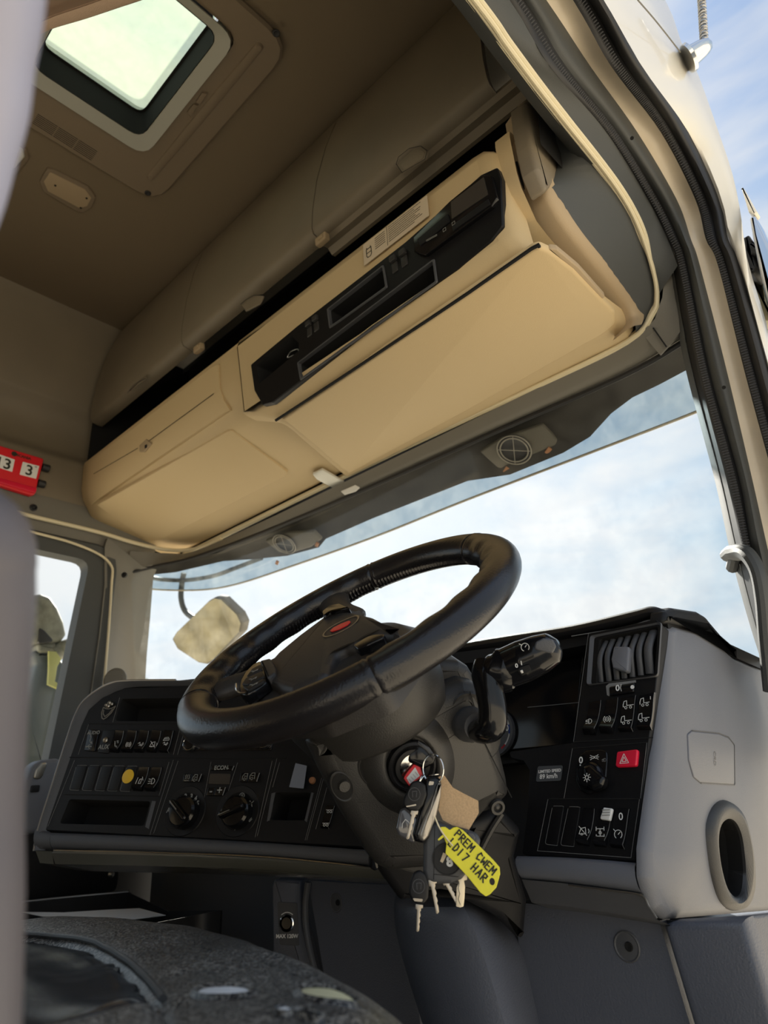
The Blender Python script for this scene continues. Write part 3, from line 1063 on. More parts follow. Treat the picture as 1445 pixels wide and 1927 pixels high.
# outer cream rim at the driver's side and the dark corner panel beyond it
RE = [(988, 191), (994, 228), (1001, 266), (1011, 307), (1028, 361), (1044, 394), (1077, 440), (1111, 476), (1136, 503), (1164, 540), (1200, 580), (1205, 592), (1203, 602), (1194, 613)]
def rimP(u, v):
    return PX(-.366).P(u, v)
R3 = [rimP(*p) for p in RE]
for _ in range(3):
    R3 = [R3[0]] + [(a_ + c_ * 2 + d_) / 4 for a_, c_, d_ in zip(R3, R3[1:], R3[2:])] + [R3[-1]]
R3 = catmull(R3, 3)
b = B().use('creamd')
inn = [p + V((-.050, .012, .0)) for p in R3]
b.sheet([inn, [p + V((-.012, -.004, -.003)) for p in R3], R3, [p + V((.006, .02, .01)) for p in R3]])
b.done('console_rim', con, sharp=60)
corner = structure('trim_2', (-.33, .95, 1.0))
TE = [(893, 0), (949, 79), (1007, 158), (1065, 233), (1119, 295), (1161, 349), (1194, 399), (1210, 440), (1225, 500), (1237, 530), (1241, 561), (1233, 589), (1216, 612), (1196, 632)]
def beadP(i_, u, v):
    x = -.300 - .0 * i_
    p = PX(x).P(u, v)
    if i_ >= 8:
        y = [1.10, 1.125, 1.14, 1.15, 1.155, 1.157][i_ - 8]
        r_ = ray(u, v)
        p = r_ * (y / r_.y)
    return p
T3 = [beadP(i_, *p) for i_, p in enumerate(TE)]
for _ in range(2):
    T3 = [T3[0]] + [(a_ + c_ * 2 + d_) / 4 for a_, c_, d_ in zip(T3, T3[1:], T3[2:])] + [T3[-1]]
b = B().use('darktrim')
m_ = 24
def resample(P_, n):
    P_ = catmull(P_, 8)
    L_ = [0]
    for a_, c_ in zip(P_, P_[1:]):
        L_.append(L_[-1] + (c_ - a_).length)
    out = []
    j = 0
    for k in range(n):
        s_ = L_[-1] * k / (n - 1)
        while j < len(L_) - 2 and L_[j + 1] < s_:
            j += 1
        out.append(P_[j].lerp(P_[j + 1], (s_ - L_[j]) / max(1e-9, L_[j + 1] - L_[j])))
    return out
ra = resample([PX(-.345).P(1040, 236), PX(-.355).P(1052, 300)] + [p + V((.0, .004, .004)) for p in R3[12:]], m_)
rb = resample(T3[3:], m_)
b.sheet([ra, [p.lerp(q, .3) + V((0, .004, .006)) for p, q in zip(ra, rb)], [p.lerp(q, .8) + V((0, .003, .004)) for p, q in zip(ra, rb)], [q + V((.0, .004, .006)) for q in rb]])
b.done('corner_panel', corner, sharp=60)
b = B().use('locker')     # rounded brown pad above the corner panel
b.plate(PX(-.362), [(988, 190), (1003, 184), (1030, 214), (1056, 249), (1065, 285), (1061, 316), (1048, 341), (1031, 360), (1012, 314), (1001, 268), (993, 228)], th=.03, lift=.002, r=.008, bev=.010)
b.done('corner_pad', corner, sharp=80)
b = B().use('darktrim')     # side rail that closes the wall above the door, up to the ceiling
top = [V((-.302, y, z)) for y, z in ((-1.25, 1.06), (0, 1.06), (.35, 1.055))] + T3[:5]
b.sheet([[p + V((-.006, .01, -.006)) for p in top], [p + V((-.03, .01, .02)) for p in top], [V((-.36, p.y + .02, 1.30)) for p in top], [V((-.36, p.y, 1.62)) for p in top]])
b.done('side_rail_panel', corner, sharp=60)
# ivory bead: three ribs, along the door head, round the corner, along the header
full = [V((-.300, y, 1.05)) for y in (-1.2, -.3, .2)] + T3[:12] + [prof_hit(u, v, [(1.157, .86), (1.157, .60)]) for u, v in ((1180, 641), (1000, 730), (700, 871), (400, 1018), (340, 1048))]
full += [V((-1.80, 1.153, .812))]
b = B().use('ivory')
for k in (-1, 0, 1):
    off_ = [p * (1 - .004 * (k == 0)) + V((.0056 * k * (1 if i_ < 11 else 0), 0, .0)) + V((0, 0, -.0052 * k * (0 if i_ < 11 else 1))) for i_, p in enumerate(full)]
    b.tube(off_, .0039, seg=8, n=5)
b.done('ivory_bead', header)
b = B().use('black')
b.tube([p * 1.012 + V((0, .002, .002)) for p in full], .0105, seg=6, n=5)
b.done('bead_gap', header)
# small reading lamp let into the header
lm = thing('reading_lamp', (-1.15, 1.14, .82), 'small white reading lamp set into the header above the windscreen', 'lamp')
LP = PL((-1, .9, .871), (-.5, .9, .871), (-1, 1.16, .818))
b = B().use('lens')
b.plate(LP, [(588, 893), (606, 884), (648, 908), (628, 920), (596, 903)], th=.006, lift=.008, r=.003, bev=.002)
b.done('lamp_lens', lm)
b = B().use('white')
HP = PL((-1, 1.155, .808), (-.5, 1.155, .808), (-1, 1.17, .79))
b.plate(HP, [(640, 925), (668, 913), (676, 919), (668, 926), (648, 932)], th=.006, lift=.006, r=.003, bev=.002)
b.done('lamp_switch', lm)

# --- service sticker above the radio panel
st = B().use('label')
STF = PL((-1, .784, 1.06), (-.5, .784, 1.06), (-1, .779, .99))
STF = RF.off(.006)
st.plate(STF, [(683, 461), (803, 367), (807, 405), (685, 500)], th=.001, lift=.001, r=.001)
sto = st.done('service_sticker', None, label='pale rectangular instruction sticker of small print above the overhead radio panel', cat='sticker')
b = B().use('ink')
for j in range(8):
    s_ = .12 + j * .10
    def sp(a_, t_):
        q0 = V((683, 461)).lerp(V((685, 500)), t_)
        q1 = V((803, 367)).lerp(V((807, 405)), t_)
        return q0.lerp(q1, a_)
    p_ = [STF.px(*sp(.40, s_)), STF.px(*sp(.92 - .1 * (j % 3 == 1), s_))]
    x = 0.0
    segs = []
    while x < .93:
        w_ = .03 + .05 * random.random()
        segs.append([tuple(V(p_[0]).lerp(V(p_[1]), x)), tuple(V(p_[0]).lerp(V(p_[1]), min(1, x + w_)))])
        x += w_ + .02
    b.stroke(STF, segs, (0, 0), 1, w=.0011, px=False, lift=.0016)
    if j < 6:
        p_ = [STF.px(*sp(.19, s_ + .05)), STF.px(*sp(.34, s_ + .05))]
        b.stroke(STF, [[p_[0], p_[1]]], (0, 0), 1, w=.0011, px=False, lift=.0016)
b.stroke(STF, [[STF.px(*sp(.375, .05)), STF.px(*sp(.375, .95))]], (0, 0), 1, w=.0008, px=False, lift=.0016)
q = V(STF.px(*sp(.09, .55)))
b.stroke(STF, [[(-1, -1), (1, -1), (1, 1), (.6, 1.5), (-.6, 1.5), (-1, 1), (-1, -1)], [(-.7, .2), (.7, .2)], [(-.8, -1), (-.8, -1.4)], [(.8, -1), (.8, -1.4)]], (q.x, q.y, 0)[:2], (.0065, .008), w=.0016, px=False, lift=.0016)
b.done('sticker_print', sto, flat=True)

# --- red height indicator on the far side band
WF_ = PX(-2.044)
hi = thing('height_indicator', WF_.P(30, 885), 'red plastic height indicator reading 13 3 on the far side band above the window', 'indicator')
b = B().use('red')
b.plate(WF_, [(-60, 822), (0, 838), (83, 863), (66, 930), (58, 932), (0, 914), (-60, 896)], th=.015, lift=.016, r=.006, bev=.004)
hb = b.done('indicator_body', hi)
b = B().use('redb')
b.plate(WF_, [(-60, 884), (0, 899), (70, 918), (67, 928), (0, 909), (-60, 894)], th=.004, lift=.020, r=.002, bev=.002)
b.done('lower_ridge', hi)
b = B().use('white')
b.plate(WF_, [(-20, 848), (28, 865), (23, 888), (-25, 873)], th=.001, lift=.0168, r=.001)
b.plate(WF_, [(43, 869), (74, 877), (68, 901), (37, 893)], th=.001, lift=.0168, r=.001)
w_ = b.done('number_card', hi, kind=None)
b = B().use('ink')
b.text(WF_, (6, 872), .046, '13', lift=.0172, bold=.0009, rot=-.02)
b.done('number', w_, flat=True)
b = B().use('ink')
b.text(WF_, (55, 886), .046, '3', lift=.0172, bold=.0009, rot=-.02)
b.done('number', w_, flat=True)
b = B().use('ink')
b.text(WF_, (67, 882), .020, '"', lift=.0172)
b.done('inch_mark', w_, flat=True)
b = B().use('ink')
b.text(WF_, (45, 860), .0115, 'SCANIA', lift=.0166, bold=.0005)
a_, c_ = WF_.px(27, 854, .0166)
b.lathe(WF_.w(a_, c_, .016), WF_.n, [(.008, 0), (.008, .0008)], seg=14)
b.done('badge_print', hb, flat=True)
for u, v in ((88, 881), (80, 911)):
    b = B().use('rubber')
    p = WF_.P(u, v, .008)
    b.lathe(p - V((0, .014, 0)), (0, 1, 0), [(.011, 0), (.0115, .003), (.0115, .020), (.009, .022)], seg=16)
    b.done('turning_knob', hi)
# --- interior lamp and empty bracket on the headliner
il = thing('ceiling_lamp', CF.P(20, 295), 'clear ribbed interior lamp on the headliner beside the empty bracket', 'lamp')
b = B().use('linerp')
b.plate(CF, [(-40, 240), (10, 258), (50, 282), (55, 300), (30, 330), (-40, 318)], th=.01, lift=.006, r=.01, bev=.004)
b.done('lamp_base', il)
b = B().use('lens')
b.plate(CF, [(-40, 248), (8, 266), (43, 286), (46, 298), (28, 318), (-40, 305)], th=.01, lift=.016, r=.008, bev=.006)
b.done('lamp_lens', il)
b = B().use('satin')
for k in range(9):
    b.stroke(CF, [[CF.px(-20 + k * 7, 262 + k * 2.6, .0165), CF.px(-24 + k * 6, 300 + k * 2.2, .0165)]], (0, 0), 1, w=.0012, px=False, lift=.0165)
b.done('lens_ribs', il, flat=True, kind='stuff')
eb = thing('lamp_bracket', CF.P(127, 358), 'empty oblong beige lamp bracket with screw holes on the headliner', 'bracket')
b = B().use('linerp')
b.plate(CF, [(74, 342), (88, 317), (100, 320), (165, 352), (180, 372), (172, 392), (156, 402), (140, 396), (82, 362)], th=.008, lift=.006, r=.008, bev=.003)
b.done('bracket_rim', eb)
b = B().use('creamd')
b.plate(CF, [(82, 342), (94, 324), (160, 357), (172, 373), (164, 388), (150, 392), (90, 360)], th=.002, lift=.0075, r=.006, bev=.001)
b.done('bracket_face', eb)
b = B().use('void')
for u, v in ((104, 349), (163, 373), (152, 391)):
    b.lathe(CF.P(u, v, .0075), CF.n, [(.003, 0), (.003, .0012), (.001, .0012)], seg=10)
b.done('screw_hole', eb, kind='stuff')
# ================================================================== DASHBOARD
dash = thing('dashboard', (-.8, .9, -.05), 'wraparound black and grey truck dashboard with rows of switches around the steering wheel', 'dashboard')
CP = PL((-1.43, .56, -.041), (-.836, .83, -.062), (-1.2, .73, .24))
RP = PL((-.6, .88, -.07), (-.4, .88, -.07), (-.6, .975, .24))
EP = PL((-.372, .98, .24), (-.417, .87, -.135), (-.36, 1.28, .19))
KF = PY(.92)


def rocker(F, q, parent, icons=(), blank=False, flat_=False, name='rocker_switch', label=None, hmax=.008):
    """rocker from its four picture corners TL TR BR BL: hollow at the top, nose at the bottom"""
    c = [V(F.px(*p)) for p in q]
    b = B().use('gloss' if not blank else 'blackp')
    if blank:
        b.plate(F, [tuple(p) for p in c], th=.003, lift=.0016, bev=.0008, r=.003, local=True)
        b.use('edge')
        r_ = [tuple(p) for p in round2(inset2(c, -.0006), .0035)]
        n_ = len(r_)
        b.stroke(F, [r_[3:n_ // 4 + 3], r_[n_ // 2 + 2:] + [r_[0]]], (0, 0), 1, w=.0005, px=False, lift=.0012)
    else:
        prof = [(0.0, .0), (.03, .003), (.1, .0025), (.3, .0015), (.55, .0022), (.72, .0048), (.84, hmax), (.87, hmax), (.95, .004), (1.0, .0)]
        if flat_:
            prof = [(0.0, .0), (.03, .004), (.2, .0045), (.5, .0035), (.75, .004), (.9, .006), (.93, .006), (1.0, .0)]
        loops = []
        for t_, h in prof:
            L_, R_ = c[0].lerp(c[3], t_), c[1].lerp(c[2], t_)
            i_ = .0006
            d_ = (R_ - L_).normalized() * i_
            loops.append([F.w(*L_, -.001), F.w(*L_, h - .0005), F.w(*(L_ + d_), h), F.w(*(R_ - d_), h), F.w(*R_, h - .0005), F.w(*R_, -.001)])
        b.rings(loops, cap0=True, cap1=True)
        b.use('edge')  # pale bead paints the highlight down the rocker's right side
        ln = [(c[1].lerp(c[2], t_)) for t_, h in prof[1:8]]
        hs = [h for t_, h in prof[1:8]]
        b.tube([F.w(*p, h + .0001) for p, h in zip(ln, hs)], .00032, seg=4, n=2)
    o = b.done(name, parent, label=label)
    if icons:
        b = B().use('white')
        for (nm, u, v, s_, h) in icons:
            if nm.startswith('='):
                b.text(F, (u, v), s_, nm[1:], lift=h, bold=.0001)
            else:
                b.stroke(F, icon(nm), (u, v), s_, w=.0007, lift=h)
        b.done('symbol', o, flat=True)
    return o


def lines(F, segs, parent, name='module_edge_glint', m='edge', w=.0007, lift=.0006):  # default material draws edge highlights as pale lines
    for s_ in segs:
        b = B().use(m)
        b.stroke(F, [[F.px(*p, lift) for p in s_]], (0, 0), 1, w=w, px=False, lift=lift)
        b.done(name, parent, flat=True)


# ---- centre panel
b = B().use('blackp')
top_bin = [(229, 1315), (372, 1313), (362, 1357), (217, 1357)]
low_bin = [(131, 1504), (283, 1508), (271, 1554), (112, 1550)]
sq_bin = [(519, 1491), (585, 1491), (573, 1544), (507, 1543)]
b.pocket(CP, [(78, 1563), (100, 1515), (152, 1365), (166, 1335), (192, 1312), (235, 1294), (380, 1289), (560, 1288), (690, 1400), (735, 1598)], [top_bin, low_bin, sq_bin], th=.02, r=.004, bev=.002, hr=.005, depth=.06, hmat='void')
b.done('centre_panel', dash, label='black switch panel on the passenger side of the wheel')
for q in ([(286, 1507), (293, 1508), (280, 1560), (273, 1556)], [(586, 1491), (590, 1492), (577, 1547), (573, 1544)], [(511, 1493), (518, 1491), (507, 1544), (502, 1546)]):
    b = B().use('dashm')
    b.plate(CP, q, th=.002, lift=.0008)
    b.done('bin_bevel', dash)
# surround of the centre panel: swept rounded moulding, outer edge glint painted by a bright tube
b = B().use('dashm')
ol = [(64, 1602), (72, 1560), (98, 1478), (130, 1378), (142, 1345), (155, 1322), (178, 1302), (205, 1287), (240, 1281), (370, 1280), (560, 1279), (640, 1285)]
il = [(82, 1600), (92, 1558), (112, 1500), (152, 1378), (164, 1342), (176, 1326), (200, 1308), (228, 1296), (262, 1291), (375, 1290), (560, 1289), (640, 1292)]
O3 = catmull([CP.P(*p, .0) for p in ol], 4)
I3 = catmull([CP.P(*p, .0) for p in il], 4)
b.sheet([[p - CP.n * .20 + V((0, 0, .0)) for p in O3], [p - CP.n * .012 for p in O3], [p.lerp(q, .12) + CP.n * .003 for p, q in zip(O3, I3)], [p.lerp(q, .3) + CP.n * .006 for p, q in zip(O3, I3)], [p.lerp(q, .65) + CP.n * .002 for p, q in zip(O3, I3)], [p.lerp(q, .8) - CP.n * .001 for p, q in zip(O3, I3)], [q - CP.n * .004 for q in I3]])
b.done('centre_surround', dash, sharp=50)
b = B().use('satin')
b.tube([p.lerp(q, .08) + CP.n * .002 for p, q in zip(O3[:36], I3[:36])], .0026, seg=6, n=1)
b.done('surround_glint', dash, label='painted window glint along the outer edge of the surround')
lines(CP, [[(167, 1362), (147, 1420)], [(338, 1374), (326, 1420)], [(345, 1382), (334, 1420)], [(140, 1431), (90, 1555)], [(318, 1434), (299, 1498)], [(326, 1430), (282, 1571)], [(335, 1432), (289, 1568)],
           [(397, 1434), (384, 1502)], [(447, 1435), (425, 1502)], [(512, 1432), (480, 1575)], [(521, 1427), (484, 1573)], [(526, 1435), (513, 1481)], [(605, 1464), (574, 1581)], [(608, 1466), (577, 1581)], [(615, 1482), (594, 1560)],
           [(225, 1313), (212, 1359)], [(345, 1395), (520, 1393)]], dash, w=.0005)
lines(CP, [[(131, 1425), (321, 1426), (540, 1427)], [(122, 1495), (299, 1498)], [(167, 1362), (340, 1362)]], dash, m='void', w=.0016, name='panel_joint')
# row one
usb = B().use('gloss')
usb.plate(CP, [(167, 1372), (186, 1374), (178, 1414), (158, 1412)], th=.002, lift=.003, r=.002, bev=.001)
o_ = usb.done('usb_socket', dash)
b = B().use('printd')
b.text(CP, (176, 1379), .0095, 'AUDIO', lift=.0035, bold=.0001)
b.stroke(CP, icon('usb'), (167, 1405), .007, w=.0011, lift=.0035)
b.stroke(CP, icon('phone'), (171, 1393), (.006, .012), w=.0011, lift=.0035)
b.done('symbol', o_, flat=True)
b = B().use('blackp')
b.plate(CP, [(194, 1374), (216, 1374), (203, 1418), (184, 1416)], th=.002, lift=.002, r=.003, bev=.001)
o_ = b.done('aux_socket', dash)
b = B().use('steel')
q = CP.P(199, 1393, .002)
b.lathe(q, CP.n, [(.0055, 0), (.0055, .002), (.004, .003), (.0028, .001)], seg=18)
b.use('printd')
b.text(CP, (195, 1406), .012, 'AUX', lift=.0027, bold=.0002)
b.done('aux_jack', o_)
names = ['seat', 'brake', 'swirl', 'horn', 'car']
for k, (a, c, d, e) in enumerate([(219, 235, 224, 208), (242, 259, 249, 230), (265, 282, 271, 254), (288, 305, 294, 277), (312, 329, 318, 301)]):
    ic = [(names[k], (d + e) / 2 + 2, 1401, .007, .007)]
    if k == 4:
        ic = [('=0', 318, 1380, .014, .004), ('car', 313, 1391, .007, .005), ('swirl', 311, 1400, .006, .007)]
    rocker(CP, [(a, 1373), (c, 1375), (d, 1417), (e, 1416)], dash, ic, flat_=(k == 4))
# row two
for k in range(7):
    dx = k * 23.7
    q = [(145 + dx, 1441 + k * .4), (164 + dx, 1441 + k * .4), (150 + dx, 1487 + k * .5), (132 + dx, 1486 + k * .5)]
    if k < 5:
        rocker(CP, q, dash, blank=True, name='blanking_plate')
    else:
        rocker(CP, q, dash, [('lane' if k == 5 else 'fog', q[3][0] + 11, 1470, .008, .005)])
b = B().use('amber')
q = CP.P(241, 1461, .002)
b.lathe(q, CP.n, [(.0125, 0), (.0125, .0008), (.012, .001)], seg=24)
b.done('round_sticker', None, label='round yellow dot sticker on a blank switch plate of the centre panel', cat='sticker')
# climate panel: keys, display, knobs
def key(F, q, syms, lift=.004, nm='push_button', parent=None, m='gloss'):
    b = B().use(m)
    b.plate(F, q, th=.004, lift=lift, r=.0015, bev=.001)
    o = b.done(nm, parent or dash)
    b = B().use('printd')
    for (s_, u, v, z) in syms:
        if s_.startswith('='):
            b.text(F, (u, v), z, s_[1:], lift=lift + .0005, bold=.0002)
        else:
            b.stroke(F, icon(s_), (u, v), z, w=.0008, lift=lift + .0005)
    if b.v:
        b.done('symbol', o, flat=True)
    return o
key(CP, [(346, 1456), (361, 1456), (357, 1471), (343, 1471)], [('heat', 352, 1463, .007)])
key(CP, [(362, 1456), (379, 1457), (374, 1471), (358, 1471)], [('cab', 367, 1464, .007)])
key(CP, [(453, 1454), (469, 1454), (464, 1471), (450, 1471)], [('cab', 461, 1462, .007)])
key(CP, [(470, 1454), (488, 1455), (483, 1471), (465, 1471)], [('cab', 475, 1461, .007)])
key(CP, [(397, 1441), (440, 1442), (437, 1449), (396, 1449)], [('=ECON', 416, 1445, .010), ('=-', 429, 1445, .012)])
key(CP, [(391, 1482), (405, 1482), (401, 1497), (387, 1497)], [('=-', 397, 1488, .020)])
key(CP, [(406, 1482), (424, 1482), (419, 1497), (402, 1497)], [('=+', 413, 1488, .020)])
b = B().use('screenlcd')
b.plate(CP, [(395, 1456), (434, 1456), (431, 1476), (392, 1475)], th=.002, lift=.002, r=.002)
b.done('climate_display', dash)
lines(CP, [[(379, 1457), (374, 1470)], [(488, 1455), (483, 1470)], [(440, 1442), (437, 1449)], [(424, 1482), (419, 1496)]], dash, w=.0016, lift=.0052, name='key_edge')
for k, (u, v) in enumerate([(348, 1526), (447, 1526)]):
    c_ = CP.P(u, v)
    b = B().use('black')
    b.lathe(c_, CP.n, [(.041, .0), (.040, .0015), (.030, .0), (.028, -.002)], seg=40, ref=CP.ex)
    b.use('printd')
    if k == 0:
        for s_, x, y in (('0', 330, 1513), ('1', 339, 1504), ('2', 349, 1499), ('3', 360, 1499), ('4', 368, 1503), ('5', 372, 1512), ('AUT', 324, 1525), ('P', 321, 1539)):
            b.text(CP, (x, y), .0115, s_, lift=.0022, bold=.0003)
    else:
        b.text(CP, (424, 1527), .011, 'AUT', lift=.0022, bold=.0003)
        for s_, x, y in (('desc', 455, 1498), ('man', 431, 1512), ('man', 422, 1541), ('man', 439, 1556), ('man', 471, 1512), ('swirl', 468, 1543)):
            b.stroke(CP, icon(s_), (x, y), .0062, w=.0011, lift=.0022)
    b.done('dial_scale', dash)
    b = B().use('gloss')
    c2 = CP.P(u + 2, v + 4)
    b.lathe(c2, CP.n, [(.0265, 0), (.0255, .014), (.022, .018), (.010, .0195)], seg=36, ref=CP.ex)
    o = b.done('rotary_knob', dash)
    b = B().use('gloss')
    an_ = 2.45 if k == 0 else 3.5
    a_, d_ = CP.px(u + 2, v + 4)
    b.box(CP, a_, d_, .017, .048, .011, .012, bev=.004, rot=an_)
    b.use('satin')
    b.box(CP, a_ + cos(an_) * .012, d_ + sin(an_) * .012, .029, .022, .0012, .0006, rot=an_)
    b.done('knob_grip', o)
# radio: bar of keys and two ringed knobs
b = B().use('gloss')
b.plate(CP, [(350, 1388), (516, 1386), (510, 1412), (343, 1412)], th=.002, lift=.002, r=.003, bev=.001)
rd = b.done('radio', dash)
for k in range(6):
    b = B().use('black')
    x = 392 + k * 16
    b.plate(CP, [(x, 1397), (x + 14, 1397), (x + 12, 1408), (x - 2, 1408)], th=.002, lift=.004, r=.001, bev=.0006)
    b.use('printd')
    b.stroke(CP, [[(0, -1), (0, 1)]], (x + 8, 1402), .0035, w=.001, lift=.0046)
    b.done('radio_key', rd)
for u, v in ((361, 1402), (500, 1397)):
    b = B().use('chrome')
    c_ = CP.P(u, v)
    b.lathe(c_, CP.n, [(.0135, .003), (.0135, .009), (.0125, .011), (.0115, .010)], seg=30, ref=CP.ex)
    b.use('gloss')
    b.lathe(c_, CP.n, [(.0115, .009), (.010, .012), (.004, .013)], seg=30, ref=CP.ex)
    b.done('radio_knob', rd)
b = B().use('screenlcd')
b.plate(CP, [(392, 1343), (452, 1340), (446, 1366), (387, 1368)], th=.002, lift=.002, r=.002)
b.use('satin')
b.stroke(CP, [[CP.px(389, 1340), CP.px(378, 1372)]], (0, 0), 1, w=.002, px=False, lift=.003)
b.done('radio_display', rd)
# small brown screw, axle-lift rocker
b = B().use('copper')
b.lathe(CP.P(588, 1469, .001), CP.n, [(.006, 0), (.005, .004), (.002, .005)], seg=12)
b.done('screw_head', dash)
rocker(CP, [(615, 1515), (632, 1516), (619, 1560), (604, 1559)], dash, [('wheels', 620, 1524, .007, .0055), ('wheels', 613, 1549, .007, .0065)], flat_=True)
# crown and shield emblem on the far corner
b = B().use('steel')
S_ = [(-1, .55), (-.45, .35), (0, .3), (.45, .35), (1, .6), (.8, -.3), (.35, -.9), (0, -1.1), (-.4, -.9), (-.85, -.2), (-1, .55)]
b.stroke(CP, [S_, [(-.7, .15), (-.5, -.35), (0, -.75), (.5, -.35), (.7, .2)]], (202, 1338), .0145, w=.0018, lift=.003, shear=.25)
q = CP.px(203, 1336)
for x, y, r_ in ((-.4, .65, .26), (.05, .95, .28), (.5, .75, .26), (0, .5, .3)):
    c_ = CP.w(q[0] + x * .0145, q[1] + y * .0145, .001)
    b.lathe(c_, CP.n, [(r_ * .0145, 0), (r_ * .0145, .002), (r_ * .008, .0035)], seg=10)
b.done('shield_emblem', dash, label='small metal shield emblem')
# lower lip and the shiny lower strip
def lip(F, top, bot, m, name, bulge=.012, back=.05, par=dash):
    b = B().use(m)
    t_ = catmull([F.P(*p, .002) for p in top], 5)
    o_ = catmull([F.P(*p, .002) for p in bot], 5)
    rws = [[p - F.n * back for p in t_]]
    for k in range(7):
        s_ = k / 6
        rws.append([p.lerp(q, s_) + F.n * (bulge * sin(pi * min(1, s_ * 1.0)) ** .7 if 0 < s_ < 1 else F.n * 0 if False else 0) if not (0 < s_ < 1) else p.lerp(q, s_) + F.n * bulge * sin(pi * s_) ** .6 for p, q in zip(t_, o_)])
    rws.append([q - F.n * back for q in o_])
    b.sheet(rws)
    return b.done(name, par, sharp=50)
lip(CP, [(98, 1567), (300, 1575), (500, 1586), (740, 1603)], [(99, 1597), (300, 1603), (500, 1612), (740, 1632)], 'dashm', 'lower_lip', .006)
lip(CP, [(68, 1560), (98, 1567)], [(67, 1597), (98, 1597)], 'dashm', 'corner_lip', .006)
b = B().use(mat('polished_strip', (0.10, 0.10, 0.085), .22, coat=.6))
t_ = [CP.P(*p, .006) for p in ((101, 1601), (300, 1606), (500, 1614), (740, 1634))]
m_ = [CP.P(*p, -.004) for p in ((104, 1626), (300, 1630), (500, 1636), (740, 1655))]
b.sheet([t_, [p + CP.n * .004 + V((0, 0, -.004)) for p in t_], m_, [p - CP.n * .10 for p in m_]])
t_ = [CP.P(*p, .006) for p in ((67, 1601), (98, 1602))]
m_ = [CP.P(*p, -.004) for p in ((75, 1624), (101, 1626))]
b.sheet([t_, m_, [p - CP.n * .10 for p in m_]])
b.done('lower_strip', dash, sharp=40, label='shiny strip along the lower edge')
b = B().use('chrome')
b.tube([CP.P(*p, .007) for p in ((101, 1600), (300, 1605), (500, 1613), (696, 1632))], .0012, seg=5)
b.done('bright_line', dash)
# dash top behind the centre panel
b = B().use('black')
b.sheet([[V((-1.40, .66, .25)), V((-1.2, .74, .245)), V((-.9, .87, .235)), V((-.6, .99, .235)), V((-.38, .99, .235))], [V((-1.5, 1.20, .20)), V((-1.2, 1.36, .20)), V((-.9, 1.39, .20)), V((-.6, 1.4, .20)), V((-.36, 1.40, .20))]], th=.02, dirn=(0, 0, -1))
b.done('dash_top', dash)
b = B().use('black')      # cowl under the windscreen, passenger side
b.sheet([[V((-2.06, .90, .02)), V((-1.75, .95, .05)), V((-1.4, 1.0, .08))], [V((-2.06, 1.20, .03)), V((-1.8, 1.33, .06)), V((-1.4, 1.37, .10))]], th=.05, dirn=(0, 0, -1))
b.done('passenger_shelf', dash)

# ---- instrument well between the panels
IF = PL((-.9, 1.02, .0), (-.5, 1.02, .0), (-.9, 1.06, .24))
b = B().use('black')
b.plate(IF, [(640, 1290), (830, 1235), (1075, 1180), (1120, 1180), (1090, 1420), (930, 1440), (700, 1560), (600, 1500)], th=.02)
b.done('instrument_well', dash)
b = B().use('gloss')
b.plate(IF, [(905, 1290), (960, 1278), (1095, 1235), (1082, 1400), (955, 1412)], th=.004, lift=.02, bev=.002)
b.done('instrument_glass', dash)
b = B().use('edge')
b.stroke(IF, [[IF.px(993, 1331, .021), IF.px(1088, 1322, .021)]], (0, 0), 1, w=.0008, px=False, lift=.021)
b.done('glass_edge', dash)
gc = IF.P(930, 1378, .024)
b = B().use('dashm')
b.lathe(gc, IF.n, [(.040, -.004), (.040, .004), (.035, .004), (.035, 0), (.0001, 0)], seg=40)
b.use('white')
ga, gb = IF.px(930, 1378, .0245)
for a0, a1, m_ in ((.35, 1.5, 'white'), (-.15, .28, 'blue'), (-.75, -.2, 'white'), (-1.05, -.8, 'red')):
    b.use(m_)
    b.stroke(IF, [[(ga + .031 * cos(a0 + (a1 - a0) * k / 8), gb + .031 * sin(a0 + (a1 - a0) * k / 8)) for k in range(9)]], (0, 0), 1, w=.0035, px=False, lift=.0245)
b.use('white')
b.text(IF, (951, 1371), .013, '20', lift=.0246, bold=.0003)
b.done('gauge', dash, label='round gauge with white, blue and red marks')

# ---- driver's switch panel on the right
vent_o = [(1127, 1202), (1238, 1178), (1232, 1268), (1121, 1286)]
b = B().use('blackp')
b.pocket(RP, [(982, 1608), (992, 1520), (996, 1450), (985, 1432), (962, 1427), (957, 1414), (1080, 1397), (1107, 1192), (1160, 1181), (1234, 1165), (1246, 1176), (1233, 1300), (1197, 1590), (1194, 1620)], [vent_o], th=.02, r=.004, bev=.001, hr=.003, depth=.03, hmat='void')
b.done('driver_panel', dash, label='black switch panel on the door side of the wheel')
b = B().use('dashm')
vo = [V(RP.px(*p)) for p in ((1111, 1197), (1247, 1170), (1240, 1274), (1104, 1291))]
vi = [V(RP.px(*p)) for p in vent_o]
vo, vi = round2(vo, .006), round2(vi, .004)
b.rings([[RP.w(p.x, p.y, .0005) for p in vo], [RP.w(p.x, p.y, .003) for p in inset2(vo, .001)], [RP.w(p.x, p.y, -.004) for p in vi]])
b.done('vent_bezel', dash)
vt = dash
tp = [(1138, 1205, 11), (1151, 1201, 12), (1166, 1198, 12), (1180, 1195, 12), (1196, 1192, 12), (1210, 1188, 12), (1228, 1184, 17)]
bt = [(1130, 1283), (1145, 1281), (1160, 1278), (1174, 1276), (1189, 1273), (1205, 1270), (1222, 1267)]
